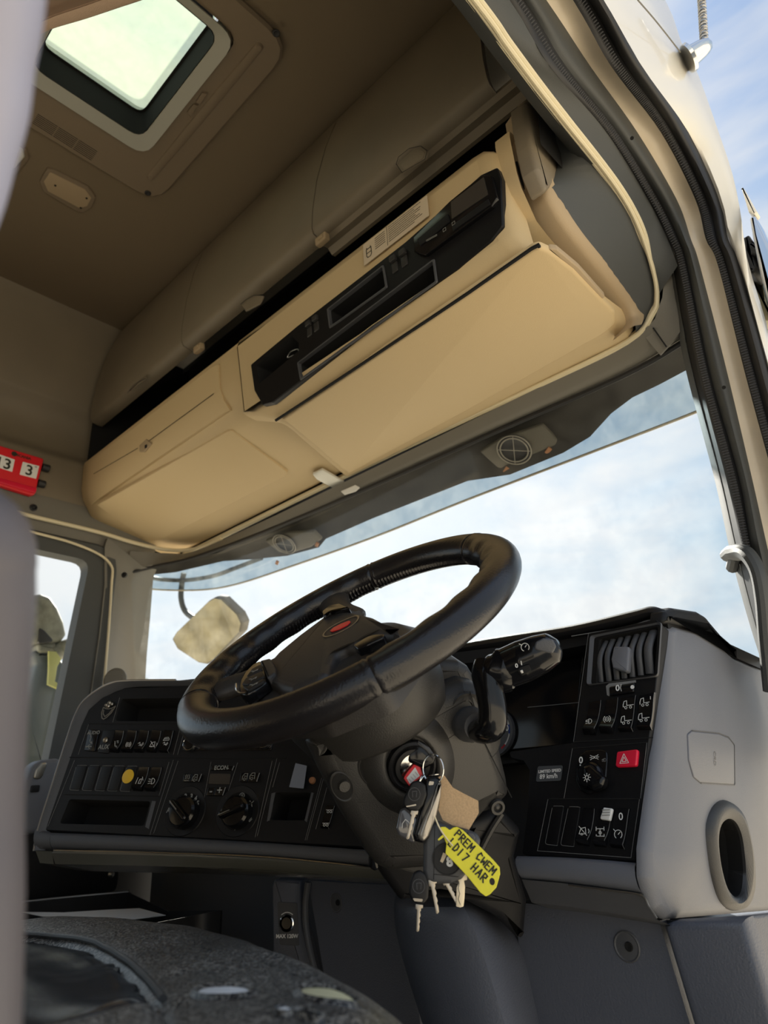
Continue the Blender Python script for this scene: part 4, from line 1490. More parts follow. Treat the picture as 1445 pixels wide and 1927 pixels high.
for (u, v, w_), (u2, v2) in zip(tp, bt):
    b = B().use('dashm')
    A0, A1 = RP.P(u, v, -.008), RP.P(u2, v2, -.008)
    b.tube([A0 - RP.n * .004, A0.lerp(A1, .5) + RP.n * .008, A1 - RP.n * .002], w_ * .00036, seg=10, flat=.7, up=RP.n, n=5)
    b.done('vent_slat', dash)
b = B().use('dash')
b.plate(RP, [(1154, 1216), (1182, 1216), (1184, 1222), (1181, 1262), (1176, 1264), (1152, 1256), (1149, 1240)], th=.008, lift=.010, r=.003, bev=.003)
b.done('vent_tab', dash)
b = B().use('edge')
b.plate(RP, [(1140, 1291), (1146, 1286), (1196, 1280), (1196, 1284), (1148, 1292), (1146, 1310), (1142, 1308)], th=.001, lift=.0015)
b.use('gloss')
b.plate(RP, [(1145, 1292), (1194, 1284), (1192, 1302), (1146, 1309)], th=.004, lift=.004, r=.003, bev=.002)
o = b.done('thumbwheel', dash)
b = B().use('white')
b.text(RP, (1162, 1295), .0125, '0', lift=.0045, bold=.0003)
b.stroke(RP, [[(.3, 1), (-.3, 0), (.3, -1)]], (1168, 1294), (.002, .005), w=.0007, lift=.0045)
b.lathe(RP.P(1190, 1293, .004), RP.n, [(.0028, 0), (.0028, .0006)], seg=10)
b.done('symbol', o, flat=True)
R_ = rocker
R_(RP, [(1110, 1321), (1133, 1317), (1122, 1384), (1099, 1383)], dash, [('lamp', 1110, 1357, .0065, .006)])
R_(RP, [(1142, 1317), (1165, 1312), (1155, 1382), (1130, 1380)], dash, [('brake', 1142, 1353, .0065, .006)])
R_(RP, [(1172, 1313), (1199, 1308), (1191, 1377), (1166, 1378)], dash, [('truck', 1182, 1326, .0075, .0052), ('truck', 1178, 1355, .0075, .0052)], flat_=True)
R_(RP, [(1206, 1309), (1234, 1303), (1227, 1374), (1201, 1374)], dash, [('truck1', 1214, 1321, .0075, .0052), ('truck', 1211, 1350, .0075, .0052)], flat_=True)
lines(RP, [[(1077, 1408), (1061, 1502)], [(1217, 1397), (1205, 1502)], [(1031, 1503), (1011, 1601)], [(1011, 1601), (1187, 1614)], [(1203, 1504), (1187, 1614)], [(1107, 1192), (1079, 1396)]], dash, w=.0005)
lines(RP, [[(1077, 1408), (1217, 1397)], [(1031, 1503), (1203, 1503)], [(1080, 1396), (1228, 1388)]], dash, m='void', w=.0014, name='panel_joint')
# headlamp knob
b = B().use('gloss')
b.plate(RP, [(1089, 1422), (1102, 1412), (1130, 1409), (1142, 1414), (1143, 1430), (1140, 1462), (1126, 1488), (1106, 1495), (1092, 1488), (1083, 1470), (1084, 1444)], th=.002, lift=.003, r=.006, bev=.002)
o = b.done('lamp_switch_base', dash)
b = B().use('white')
b.text(RP, (1093, 1431), .0125, '0', lift=.0036, bold=.0003)
b.lathe(RP.P(1092, 1440, .003), RP.n, [(.001, 0), (.001, .0006)], seg=8)
b.stroke(RP, icon('park'), (1118, 1425), (.0065, .005), w=.0007, lift=.0036)
b.use('edge')
b.stroke(RP, icon('lamp'), (1138, 1430), (.004, .004), w=.0006, lift=.0036)
b.done('symbol', o, flat=True)
kc = RP.P(1114, 1462)
b = B().use('gloss')
b.lathe(kc, RP.n, [(.0185, .002), (.0175, .008), (.015, .010)], seg=30)
kn = b.done('headlamp_knob', dash)
b = B().use('gloss')
b.plate(RP, [(1093, 1442), (1108, 1436), (1137, 1462), (1132, 1478), (1113, 1487), (1101, 1478)], th=.012, lift=.020, r=.005, bev=.006)
b.use('white')
b.stroke(RP, icon('sun'), (1104, 1463), .0058, w=.0007, lift=.0206)
b.done('knob_grip', kn)
b = B().use('redb')
b.plate(RP, [(1160, 1414), (1200, 1409), (1197, 1441), (1157, 1443)], th=.005, lift=.005, r=.0035, bev=.002)
o = b.done('hazard_button', dash, label='red hazard light button')
b = B().use('white')
b.stroke(RP, icon('tri'), (1174, 1428), (.0062, .0068), w=.0007, lift=.0056)
b.done('symbol', o, flat=True)
b = B().use(mat('label_grey', (.07, .075, .082), .4))
b.plate(RP, [(1012, 1442), (1059, 1440), (1055, 1469), (1008, 1471)], th=.0005, lift=.0012, r=.003)
o = b.done('speed_label', dash, label='small grey speed limit label with white print')
b = B().use('white')
b.text(RP, (1034, 1451), .0056, 'LIMITED SPEED', lift=.0017, bold=.00018)
b.text(RP, (1032, 1461), .0088, '89 km/h', lift=.0017, bold=.0002)
b.done('print', o, flat=True)
R_(RP, [(1041, 1518), (1062, 1518), (1050, 1591), (1027, 1588)], dash, blank=True, name='blanking_plate')
R_(RP, [(1071, 1519), (1093, 1520), (1081, 1593), (1056, 1590)], dash, blank=True, name='blanking_plate')
R_(RP, [(1100, 1520), (1121, 1521), (1110, 1593), (1087, 1590)], dash, [('horn', 1097, 1564, .0065, .006)])
r4 = R_(RP, [(1132, 1520), (1153, 1521), (1142, 1595), (1119, 1593)], dash, [('diff', 1129, 1567, .0068, .006)])
R_(RP, [(1161, 1521), (1187, 1522), (1175, 1598), (1150, 1595)], dash, [('=0', 1168, 1537, .0125, .0055), ('cruise', 1163, 1570, .0068, .0055)], flat_=True)
b = B().use('white')
b.plate(RP, [(1135, 1519), (1152, 1521), (1147, 1544), (1128, 1541)], th=.004, lift=.008, r=.002, bev=.0015)
b.use('printd')
for y in (1524, 1529, 1534):
    b.stroke(RP, [[(-1, 0), (1, 0)]], (1140, y), .005, w=.001, lift=.0086)
b.done('switch_guard', r4, label='white slide guard')
lip(RP, [(973, 1611), (1050, 1613), (1130, 1618), (1197, 1624)], [(981, 1652), (1050, 1658), (1130, 1668), (1206, 1679)], 'dash', 'driver_lip', .008)
b = B().use('dashm')
t_ = [RP.P(*p, .004) for p in ((982, 1655), (1060, 1662), (1140, 1672), (1206, 1681))]
m_ = [RP.P(*p, -.02) for p in ((1000, 1698), (1070, 1706), (1150, 1718), (1237, 1731))]
b.sheet([[p - RP.n * .05 for p in t_], t_, m_, [p - RP.n * .10 for p in m_]])
b.done('driver_lower_strip', dash, sharp=40)
b = B().use('steel')
b.tube([RP.P(*p, .0045) for p in ((1070, 1666), (1140, 1675), (1204, 1684), (1222, 1708), (1236, 1728))], .0011, seg=5)
b.done('bright_line', dash)

# brow over the driver's panels and the cap at its end
b = B().use('black')
tp_ = [(560, 1279), (700, 1252), (850, 1213), (960, 1194), (1076, 1176), (1190, 1149), (1225, 1141), (1250, 1147)]
bt_ = [(560, 1288), (700, 1266), (850, 1233), (960, 1215), (1076, 1196), (1180, 1174), (1225, 1162), (1249, 1173)]
BR = PL((-.9, .955, .235), (-.4, .985, .235), (-.9, .95, .20))
t3, b3 = catmull([BR.P(*p) for p in tp_], 5), catmull([BR.P(*p) for p in bt_], 5)
b.sheet([[p + V((0, .25, -.03)) for p in t3], t3, [p.lerp(q, .2) + V((0, -.006, -.001)) for p, q in zip(t3, b3)], [p.lerp(q, .55) + V((0, -.008, -.001)) for p, q in zip(t3, b3)], [p.lerp(q, .9) + V((0, -.004, 0)) for p, q in zip(t3, b3)], b3, [p + V((0, .06, -.004)) for p in b3]])
b.done('brow', dash, sharp=50)
b = B().use('edge')
b.tube([BR.P(*p) + V((0, -.002, -.003)) for p in [(1076, 1194), (1180, 1176), (1225, 1164), (1249, 1176)]], .0008, seg=5)
b.done('brow_edge', dash)
b = B().use('black')
b.plate(EP, [(1254, 1173), (1256, 1150), (1270, 1142), (1315, 1149), (1330, 1158), (1392, 1236), (1380, 1232), (1355, 1207), (1337, 1186), (1290, 1178), (1266, 1173)], th=.025, lift=.002, r=.006, bev=.010)
b.done('end_cap', dash, label='padded black cap on the end of the dashboard')

# ---- grey end face towards the door
oval_o = [(1367, 1506), (1343, 1514), (1328, 1550), (1330, 1600), (1340, 1660), (1356, 1700), (1380, 1714), (1404, 1704), (1416, 1665), (1412, 1600), (1396, 1535)]
oval_i = [(1366, 1540), (1352, 1552), (1347, 1582), (1352, 1630), (1364, 1672), (1380, 1688), (1394, 1678), (1398, 1640), (1395, 1600), (1390, 1570), (1380, 1548)]
def smooth_loop(F, pts, lift):
    return [V(((p - (F.o + F.n * lift)).dot(F.ex), (p - (F.o + F.n * lift)).dot(F.ey))) for p in catmull([F.P(*q, lift) for q in pts], 4, closed=True)]
b = B().use('dash')
endp = [(1262, 1180), (1272, 1174), (1290, 1179), (1337, 1187), (1360, 1212), (1388, 1237), (1422, 1252), (1470, 1268), (1560, 1705), (1445, 1717), (1262, 1733), (1240, 1716), (1222, 1655), (1221, 1600), (1247, 1400), (1257, 1260)]
p2 = [tuple(EP.px(*p)) for p in endp]
b.pocket(EP, p2, [[tuple(q) for q in smooth_loop(EP, oval_i, 0)]], th=.016, r=.012, bev=.010, hr=0, depth=.09, local=True, hmat='void')
b.done('end_face', dash, label='light grey end face towards the door', sharp=50)
b = B().use('shroud')
O_, I_ = smooth_loop(EP, oval_o, .0), smooth_loop(EP, oval_i, .0)
b.rings([[EP.w(p.x, p.y, -.001) for p in O_], [EP.w(p.x, p.y, .005) for p in inset2(O_, .002)], [EP.w(p.x * .5 + q.x * .5, p.y * .5 + q.y * .5, .009) for p, q in zip(O_, I_)], [EP.w(p.x, p.y, .004) for p in I_], [EP.w(p.x, p.y, -.02) for p in I_]])
b.done('air_outlet_ring', dash, label='oval air outlet ring', sharp=60)
b = B().use('dash')
b.plate(EP, [(1295, 1382), (1302, 1376), (1352, 1381), (1370, 1388), (1381, 1402), (1382, 1476), (1318, 1472), (1306, 1462), (1297, 1430)], th=.002, lift=.002, r=.004, bev=.0015)
o = b.done('airbag_cover', dash)
b = B().use('dashm')
q = [V(p) for p in smooth_loop(EP, [(1295, 1382), (1302, 1376), (1352, 1381), (1370, 1388), (1381, 1402), (1382, 1476), (1318, 1472), (1306, 1462), (1297, 1430)], 0)]
q = round2([V(EP.px(*p)) for p in [(1295, 1382), (1302, 1376), (1352, 1381), (1370, 1388), (1381, 1402), (1382, 1476), (1318, 1472), (1306, 1462), (1297, 1430)]], .004)
q = inset2(q, -.0008)
b.stroke(EP, [[tuple(p) for p in q] + [tuple(q[0])]], (0, 0), 1, w=.0016, px=False, lift=.0008)
b.text(EP, (1345, 1427), .010, 'CRD', lift=.0024)
b.done('cover_groove', o, flat=True)

# ---- lower dash, knee bolsters, socket panel
b = B().use('knee')
b.plate(KF, [(975, 1698), (1240, 1733), (1335, 2050), (975, 2050)], th=.03)
b.done('knee_panel', dash, sharp=50)
b = B().use('knee')
b.plate(KF, [(1246, 1742), (1262, 1736), (1400, 1730), (1500, 2060), (1341, 2060)], th=.03, lift=.012, bev=.010)
b.done('side_knee_panel', dash, sharp=50)
b = B().use('knee')
b.plate(EP.off(-.008), [(1275, 1736), (1450, 1718), (1640, 1704), (1640, 2100), (1385, 2060)], th=.02, bev=.006)
b.done('door_side_panel', dash, sharp=50)
b = B().use('knee')
rows_ = []
for (v, l_, m1, m2, r_) in ((1690, 745, 760, 868, 905), (1704, 742, 758, 880, 925), (1735, 744, 762, 895, 948), (1775, 751, 770, 910, 985), (1850, 772, 792, 935, 1000), (1927, 798, 816, 958, 1018), (2100, 850, 868, 1010, 1060)):
    y = .80 + (.03 if v < 1700 else 0)
    rows_.append([PY(.93).P(l_ - 2, v), PY(y + .04).P(l_, v), PY(y).P(m1, v), PY(y - .004).P((m1 + m2) / 2, v), PY(y).P(m2, v), PY(y + .05).P(m2 + (r_ - m2) * .35, v), PY(.925).P(r_, v)])
top = [V((p.x, .93, p.z + .006)) for p in rows_[0]]
b.sheet([top] + rows_)
b.done('knee_bolster', dash, sharp=75, sub=1)
b = B().use('knee')
KF2 = PY(.94)
SK_o = KF2.P(540, 1737)
SKF = Fr(SK_o, (.86, .50, 0), (0, 0, 1))
b.plate(KF2, [(580, 1657), (770, 1668), (800, 2050), (645, 2050)], th=.03)
b.done('lower_centre_panel', dash)
b = B().use('knee')
b.plate(SKF, [(511, 1668), (516, 1655), (566, 1657), (568, 1740), (588, 1823), (640, 2050), (560, 2050), (513, 1790)], th=.04, lift=.001, r=.004, bev=.005)
b.done('socket_panel', dash)
b = B().use('dashm')
b.tube([KF2.P(*p, .004) for p in ((580, 1660), (575, 1700), (577, 1750), (592, 1823), (640, 2000))], .006, seg=10)
b.done('panel_bead', dash)
for (F, u, v, r_) in ((KF2, 633, 1698, .015), (KF, 1180, 1781, .016)):
    b = B().use('dashm')
    b.lathe(F.P(u, v), F.n, [(r_ * 1.1, .001), (r_, .002), (r_ * .9, -.003 + .004), (.002, .0025)], seg=24)
    b.use('void')
    b.lathe(F.P(u + 5, v), F.n, [(r_ * .35, .0028), (r_ * .3, .0045), (r_ * .1, .0035)], seg=12)
    b.done('bolt_recess', dash)
b = B().use('dashm')
b.plate(SKF, [(521, 1697), (559, 1699), (563, 1780), (526, 1778)], th=.002, lift=.002, r=.004, bev=.001)
sk = b.done('socket_plate', dash)
b = B().use('chrome')
sc_ = SKF.P(540, 1737, .002)
b.lathe(sc_, SKF.n, [(.0145, 0), (.0145, .003), (.0125, .004), (.0115, .001)], seg=28)
b.use('gloss')
b.lathe(sc_, SKF.n, [(.0115, .001), (.0095, .0005), (.0095, .003), (.003, .003)], seg=28)
b.use('white')
a_, c_ = SKF.px(540, 1737, .0025)
b.stroke(SKF, [[(a_ + .0175 * cos(.9 + 1.34 * k / 6), c_ + .0175 * sin(.9 + 1.34 * k / 6)) for k in range(7)]], (0, 0), 1, w=.0014, px=False, lift=.0025)
b.text(SKF, (540, 1762), .0088, 'MAX 120W', lift=.0026, bold=.0003)
b.done('power_socket', sk, label='round power socket with white lettering')

# far passenger wall of the dash: firewall, pocket, tray
b = B().use('dashm')
b.box(Fr((0, 1.10, 0), (1, 0, 0), (0, 0, 1)), -1.23, -.22, -.05, 1.54, .80, .04)
b.use('black')
b.box(Fr((-2.07, 0, 0), (0, 1, 0), (0, 0, 1)), 1.15, -.30, -.02, .5, .66, .03)
b.done('firewall', kind='structure')
b = B().use('black')
PKF = PX(-1.93)
b.plate(PKF, [(-40, 1500), (190, 1500), (224, 1640), (221, 1672), (205, 1685), (-40, 1760)], th=.02, r=.02, bev=.004)
b.use('satin')
b.lathe(PKF.P(207, 1645, .002), PKF.n, [(.006, 0), (.009, .008), (.004, .016)], seg=10)
b.done('side_pocket', dash)
# grey passenger-side end with the door-pull and switch
pe = thing('window_switch_pod', PX(-1.75).P(70, 1450), 'grey pod with a chrome pull and a small window switch at the far door', 'pod')
PF = PX(-1.80)
b = B().use('dash')
b.plate(PF, [(45, 1500), (52, 1466), (62, 1440), (78, 1430), (112, 1426), (125, 1440), (98, 1530), (70, 1570), (35, 1570)], th=.05, r=.02, bev=.012)
b.done('pod_body', pe)
b = B().use('steel')
b.plate(PF, [(63, 1466), (68, 1448), (78, 1436), (90, 1434), (82, 1458), (76, 1466)], th=.01, lift=.004, r=.006, bev=.003)
b.done('pull_cup', pe)
b = B().use('black')
b.plate(PF, [(60, 1478), (76, 1477), (74, 1490), (58, 1491)], th=.01, lift=.006, r=.003, bev=.002)
b.done('window_switch', pe)

tr = thing('storage_tray', (-1.5, .95, -.19), 'shallow black plastic tray on the engine cover holding loose papers', 'tray')
TZ = PZ(-.17)
b = B().use('black')
A_ = [TZ.P(*p) for p in ((-60, 1712), (0, 1704), (120, 1691), (242, 1680))]
dn = V((0, 0, -.07))
b.sheet([A_, [p + dn for p in A_]], th=.006, dirn=(0, 1, 0))
b.done('tray_back', tr)
b = B().use('black')
C_ = [TZ.P(*p) for p in ((300, 1735), (360, 1724), (415, 1713))]
b.sheet([C_, [p + V((0, 0, -.09)) for p in C_]], th=.006, dirn=(0, -1, 0))
D_ = [A_[-1], A_[-1].lerp(C_[-1], .5) + dn * .3, C_[-1]]
b.sheet([D_, [p + V((0, 0, -.09)) for p in D_]], th=.006, dirn=(1, 0, 0))
b.done('tray_front', tr)
b = B().use('black')
b.add([A_[0] + dn, A_[-1] + dn, C_[-1] + dn, C_[0] + dn, V((-1.2, .3, -.24)), V((-2.0, .3, -.24))], [(0, 1, 2, 3, 4, 5)])
b.done('tray_floor', tr)
b = B().use('satin')
b.tube([p + V((0, 0, .002)) for p in A_], .003, seg=6)
b.done('tray_rim', tr)
b = B().use('paper')
b.sheet([[PZ(-.186).P(*p) for p in ((40, 1716), (120, 1717), (200, 1712), (262, 1709))], [PZ(-.19).P(*p) for p in ((80, 1724), (160, 1726), (250, 1730), (312, 1722))]], th=.001, dirn=(0, 0, -1))
b.done('paper_sheet', None, label='white sheet of paper lying in the storage tray behind the seat', cat='paper')
# grey-blue card leaning in the centre stack
b = B().use(mat('card_grey', (.22, .24, .29), .6))
b.plate(CP, [(556, 1436), (577, 1441), (571, 1484), (544, 1481)], th=.001, lift=.010, r=.001)
b.done('paper_card', None, label='pale blue-grey card tucked into the centre stack above the square bin', cat='card')
# ================================================================== STEERING WHEEL, COLUMN, STALK
CW = V((-.638, .606, .214))
WT, WY = .67, .072
WN = V((sin(WY) * sin(WT), -cos(WY) * sin(WT), cos(WT)))
WX = V((0, 1, 0)).cross(WN).normalized()
WE = WN.cross(WX)
WF = Fr(CW, WX, WE)
if WF.n.dot(WN) < 0:
    WF.n = WN.copy()
sw = thing('steering_wheel', CW, 'large black leather steering wheel with stitched finger grips and a red emblem', 'steering wheel')
WR, TR = .2135, .0222
def wp(a, rr, h): return CW + WX * (cos(a) * rr) + WE * (sin(a) * rr) + WN * h
def rim(a0, a1, name, grip, n):
    b = B().use('leather')
    loops = []
    for i in range(n + 1):
        a = a0 + (a1 - a0) * i / n
        edge = min(i, n - i)
        lp_ = []
        for k in range(28):
            f_ = k / 28 * 2 * pi          # 0 = outward, pi = inward
            r_ = TR * (1 + .06 * cos(f_ * 2))
            inw = max(0, -cos(f_))
            if grip:
                r_ += .0034 * inw * (.5 - .5 * cos(a * 26)) * min(1, edge / 8)
                r_ += .0016 * max(0, -cos(f_ + .35)) ** 6 * (1 if i % 2 else -1)
            else:
                r_ += .0014 * max(0, -cos(f_ + .35)) ** 6 * (1 if i % 2 else -1)
            if edge == 0:
                r_ -= .0012
            elif edge == 1:
                r_ += .0006
            lp_.append(wp(a, WR + cos(f_) * r_, -sin(f_) * r_ * 1.02))
        loops.append(lp_)
    b.rings(loops)
    return b.done(name, sw, sharp=70)
segs = [(-1.02, .72, 1), (.72, 1.75, 0), (1.75, 3.55, 1), (3.55, 4.05, 0), (4.05, 2 * pi - 1.02, 0)]
segs = [(rad(-42), rad(62), 1), (rad(62), rad(118), 0), (rad(118), rad(228), 1), (rad(228), rad(318), 0)]
for a0, a1, g_ in segs:
    rim(a0, a1, 'rim_section', g_, int((a1 - a0) * 70))
# spokes
def spoke(a, nm='spoke'):
    b = B().use('hubp')
    d = WX * cos(a) + WE * sin(a)
    t_ = WX * -sin(a) + WE * cos(a)
    L_ = []
    for s_, w_, h_, th_ in ((.06, .040, -.012, .02), (.10, .030, -.014, .018), (.14, .022, -.012, .015), (.175, .022, -.006, .014), (.20, .034, -.002, .012)):
        c_ = CW + d * s_ + WN * h_
        L_.append([c_ + t_ * (cos(k / 12 * 2 * pi) * w_) + WN * (sin(k / 12 * 2 * pi) * th_) for k in range(12)])
    b.rings(L_, cap0=True, cap1=True)
    return b.done(nm, sw, sharp=70, sub=1)
for a in (rad(139), rad(217), rad(-37)):
    spoke(a)
b = B().use('hubp')      # airbag pad: outline met on the pad's own plane
PADF = Fr(CW + WN * .010, WX, WE)
PADF.n = WN.copy()
pad = [(497, 1262), (505, 1245), (520, 1228), (560, 1195), (603, 1163), (617, 1150), (640, 1143), (668, 1150), (700, 1157), (735, 1175), (752, 1190), (735, 1193), (705, 1192), (690, 1197), (665, 1215), (648, 1218), (630, 1228), (620, 1245), (616, 1262), (600, 1275), (570, 1287), (545, 1297), (525, 1292), (505, 1282)]
b.plate(PADF, pad, th=.03, r=.008, bev=.009, seg=3)
b.done('airbag_pad', sw, sharp=60)
b = B().use('hubp')      # lower hub cover beneath the pad
b.plate(PADF.off(-.012), [(460, 1300), (495, 1262), (603, 1163), (640, 1143), (748, 1192), (770, 1225), (720, 1290), (600, 1340), (500, 1345)], th=.03, r=.02, bev=.012)
b.done('hub_cover', sw, sharp=60)
b = B().use('satin')
ec = V(PADF.px(640, 1180, .001))
E1, E2 = V(PADF.px(610, 1193, .001)), V(PADF.px(673, 1166, .001))
hw = (E2 - E1) / 2
u_ = hw.normalized()
n_ = V((-u_.y, u_.x))
sh = [(-1, 0), (-.75, .75), (0, 1), (.8, .85), (1.05, .1), (.8, -.6), (0, -.9), (-.7, -.65)]
side = V(PADF.px(644, 1188, .001)) - V(PADF.px(636, 1171, .001))
hh = abs(side.dot(n_)) / 2
pts_ = [ec + u_ * (x * hw.length) + n_ * (y * hh) for x, y in sh]
sm = [tuple(p.to_2d()) for p in catmull([V((p.x, p.y, 0)) for p in pts_], 4, closed=True)]
b.stroke(PADF, [sm + [sm[0]]], (0, 0), 1, w=.0022, px=False, lift=.0012)
bd = b.done('wheel_emblem', sw, label='oval chrome ringed emblem')
b = B().use('red')
b.plate(PADF, [tuple(ec + u_ * (x * hw.length * .6) + n_ * (y * hh * .45)) for x, y in sh], th=.001, lift=.0018, local=True, r=.002)
b.done('emblem_centre', bd, label='red centre')
# button pods
b = B().use('gloss')
PD = PADF.off(.004)
b.plate(PD, [(447, 1294), (450, 1280), (458, 1266), (476, 1248), (491, 1242), (499, 1262), (500, 1280), (478, 1296), (460, 1306), (450, 1303)], th=.014, r=.006, bev=.004)
po_ = b.done('button_pod', sw)
for k, q in enumerate([[(455, 1287), (462, 1276), (493, 1262), (497, 1272), (466, 1288)], [(464, 1272), (474, 1258), (490, 1250), (493, 1258), (466, 1273)], [(456, 1291), (466, 1291), (496, 1276), (497, 1281), (466, 1299)]]):
    b = B().use('black')
    b.plate(PD, q, th=.003, lift=.0022, r=.002, bev=.001)
    b.use('printd')
    c_ = (sum(p[0] for p in q) / 5, sum(p[1] for p in q) / 5)
    b.stroke(PD, [[(-1, 0), (-.3, 0)], [(.2, -.5), (.8, .5)], [(.8, .5), (1.1, 0)]], c_, .006, w=.0012, lift=.0027)
    b.done('wheel_button', po_)
b = B().use('chrome')
b.tube([PD.P(*p, .001) for p in ((444, 1287), (445, 1298), (452, 1304), (462, 1304))], .0012, seg=5)
b.done('pod_trim', po_)
b = B().use('hubp')
b.plate(PD, [(487, 1243), (508, 1238), (516, 1252), (517, 1264), (502, 1277), (498, 1262)], th=.01, lift=.001, r=.004, bev=.003)
b.done('pad_shoulder', sw)
b = B().use('gloss')
b.plate(PD, [(605, 1150), (620, 1138), (640, 1134), (658, 1142), (640, 1146), (620, 1150), (607, 1160)], th=.01, lift=.002, r=.004, bev=.003)
b.done('pod_cap', sw)
b = B().use('gloss')
b.plate(PD, [(664, 1214), (690, 1197), (706, 1193), (723, 1192), (720, 1199), (690, 1213), (672, 1220)], th=.01, lift=.002, r=.003, bev=.002)
b.done('pod_cap', sw)
# housing behind the wheel
b = B().use('shroud')
b.lathe(CW - WE * .034, -WN, [(.06, .012), (.095, .02), (.114, .035), (.119, .06), (.116, .09), (.108, .114), (.098, .122), (.01, .122)], seg=64, ref=WX, sx=1.0, sy=.80)
b.done('wheel_housing', sw, sharp=60)
b = B().use('copper')
b.box(Fr(CW - WN * .105 + WX * .02 - WE * .115, WX, WE), 0, 0, 0, .014, .006, .008, bev=.001)
b.done('housing_clip', sw)

# ---- column shroud
col = thing('steering_column', CW - WN * .2, 'dark grey steering column shroud with an ignition lock below the wheel', 'column')
NS = (WX * .80 - WE * .60).normalized()
SP = Fr(CW - WN * .22 + NS * .085, WN.cross(NS), WN)
b = B().use('shroud')
main = [(590, 1388), (578, 1404), (600, 1452), (640, 1530), (690, 1612), (712, 1640), (735, 1650), (850, 1640), (884, 1548), (925, 1536), (944, 1524), (966, 1502), (962, 1470), (930, 1335), (905, 1292), (875, 1285), (825, 1303), (790, 1330), (700, 1380)]
b.plate(SP, main, th=.14, r=.012, bev=.022, seg=3)
b.done('shroud_body', col, sharp=40)
b = B().use('shroud')     # upper housing under the stalk
b.plate(SP.off(-.035), [(795, 1335), (815, 1252), (832, 1244), (866, 1246), (884, 1256), (912, 1302), (935, 1370), (935, 1400), (850, 1400)], th=.10, r=.008, bev=.012)
b.done('shroud_top', col, sharp=60)
b = B().use('shroud')     # swelling around the lock
lk = SP.P(768, 1432)
b.lathe(lk - SP.n * .01, SP.n, [(.062, 0), (.055, .012), (.044, .022), (.034, .027), (.030, .026), (.029, .018)], seg=40, ref=SP.ex, sy=1.25)
b.done('lock_boss', col, sharp=70)
b = B().use('black')
b.lathe(lk + SP.n * .008, SP.n, [(.029, 0), (.029, .010), (.026, .012), (.022, .008), (.021, .012), (.016, .012), (.015, .006), (.004, .006)], seg=36)
b.done('ignition_lock', col)
b = B().use('chrome')
b.lathe(lk + SP.n * .018, SP.n, [(.0155, 0), (.0155, .002), (.0145, .002)], seg=30)
b.done('lock_ring', col)
b = B().use('shroud')
for u, v, r_ in ((697, 1450, .017), (643, 1480, .016)):
    q = SP.P(u, v, .0)
    b.lathe(q, SP.n, [(r_, .001), (r_ * .92, .002), (r_ * .8, -.0005 + .001)], seg=24, ref=SP.ex, sx=.8, sy=1.25)
    b.use('void')
    b.lathe(q, SP.n, [(r_ * .85, .0012), (r_ * .8, .0016), (.001, .0016)], seg=24, ref=SP.ex, sx=.8, sy=1.25)
    b.use('shroud')
    b.lathe(q + SP.ex * .003, SP.n, [(r_ * .5, .0018), (r_ * .4, .005), (.001, .005)], seg=12)
b.done('screw_recess', col)
b = B().use('void')
b.stroke(SP, [[SP.px(*p) for p in ((884, 1302), (912, 1398))], [SP.px(*p) for p in ((912, 1398), (962, 1500))]], (0, 0), 1, w=.0012, px=False, lift=.0008)
b.done('shroud_joint', col, flat=True)
b = B().use('shroud')
b.lathe(SP.P(935, 1518), SP.n, [(.010, 0), (.009, .004), (.006, .004), (.005, .001), (.002, .003)], seg=16)
b.done('shroud_screw', col)
b = B().use('black')      # lower cover
LWF = SP.off(-.03)
b.plate(LWF, [(700, 1605), (715, 1603), (794, 1606), (850, 1610), (884, 1546), (944, 1525), (984, 1566), (972, 1616), (983, 1654), (996, 1696), (990, 1766), (984, 1772), (974, 1769), (935, 1730), (880, 1702), (828, 1690), (755, 1700), (712, 1640)], th=.10, r=.006, bev=.012)
b.done('lower_cover', col, sharp=35)
b = B().use('shroud')
b.tube([LWF.P(*p, .003) for p in ((944, 1530), (925, 1560), (905, 1598))], .0045, seg=8)
b.done('cover_edge', col)
b = B().use('gloss')
b.plate(LWF, [(697, 1600), (712, 1605), (714, 1636), (706, 1641), (697, 1636)], th=.01, lift=.006, r=.004, bev=.003)
b.done('tilt_catch', col)
# ---- stalk
stl = thing('control_stalk', SP.P(885, 1365), 'black angled column stalk with printed symbols right of the wheel', 'stalk')
b = B().use('shroud')
c_ = SP.P(893, 1368, -.03)
b.lathe(SP.P(893, 1366, -.004), SP.n, [(.036, -.02), (.036, .002), (.0345, .004), (.030, .002)], seg=36, ref=SP.ex, sx=.85, sy=1.3)
b.use('dashm')
b.tube([SP.P(882, 1362, .0), SP.P(888, 1364, .012), SP.P(898, 1368, .03)], [.022, .021, .016], seg=20)
b.done('stalk_boot', stl)
AX = PX(-.49)
def sp3(u, v, d): return ray(u, v).normalized() * d
b = B().use('gloss')
pts_ = [sp3(897, 1376, .865), sp3(912, 1374, .85), sp3(925, 1364, .84), sp3(927, 1335, .838), sp3(921, 1300, .84), sp3(915, 1270, .845), sp3(918, 1248, .85)]
b.tube(pts_, [.013, .0155, .017, .0165, .0165, .0175, .016], seg=24, n=10)
b.done('stalk_arm', stl, sharp=70)
b = B().use('gloss')
b.tube([sp3(911, 1250, .852), sp3(922, 1257, .85), sp3(945, 1262, .85), sp3(962, 1262, .85)], [.014, .0235, .026, .0235], seg=26)
b.done('stalk_collar', stl, sharp=70)
b = B().use('gloss')
b.tube([sp3(945, 1260, .850), sp3(955, 1256, .849), sp3(985, 1244, .845), sp3(1015, 1231, .84), sp3(1040, 1219, .836), sp3(1052, 1213, .834)], [.017, .0235, .0245, .0225, .018, .007], seg=32, n=10)
hd = b.done('stalk_head', stl, sharp=70)
b = B().use('edge')
ringp = sp3(949, 1259, .850)
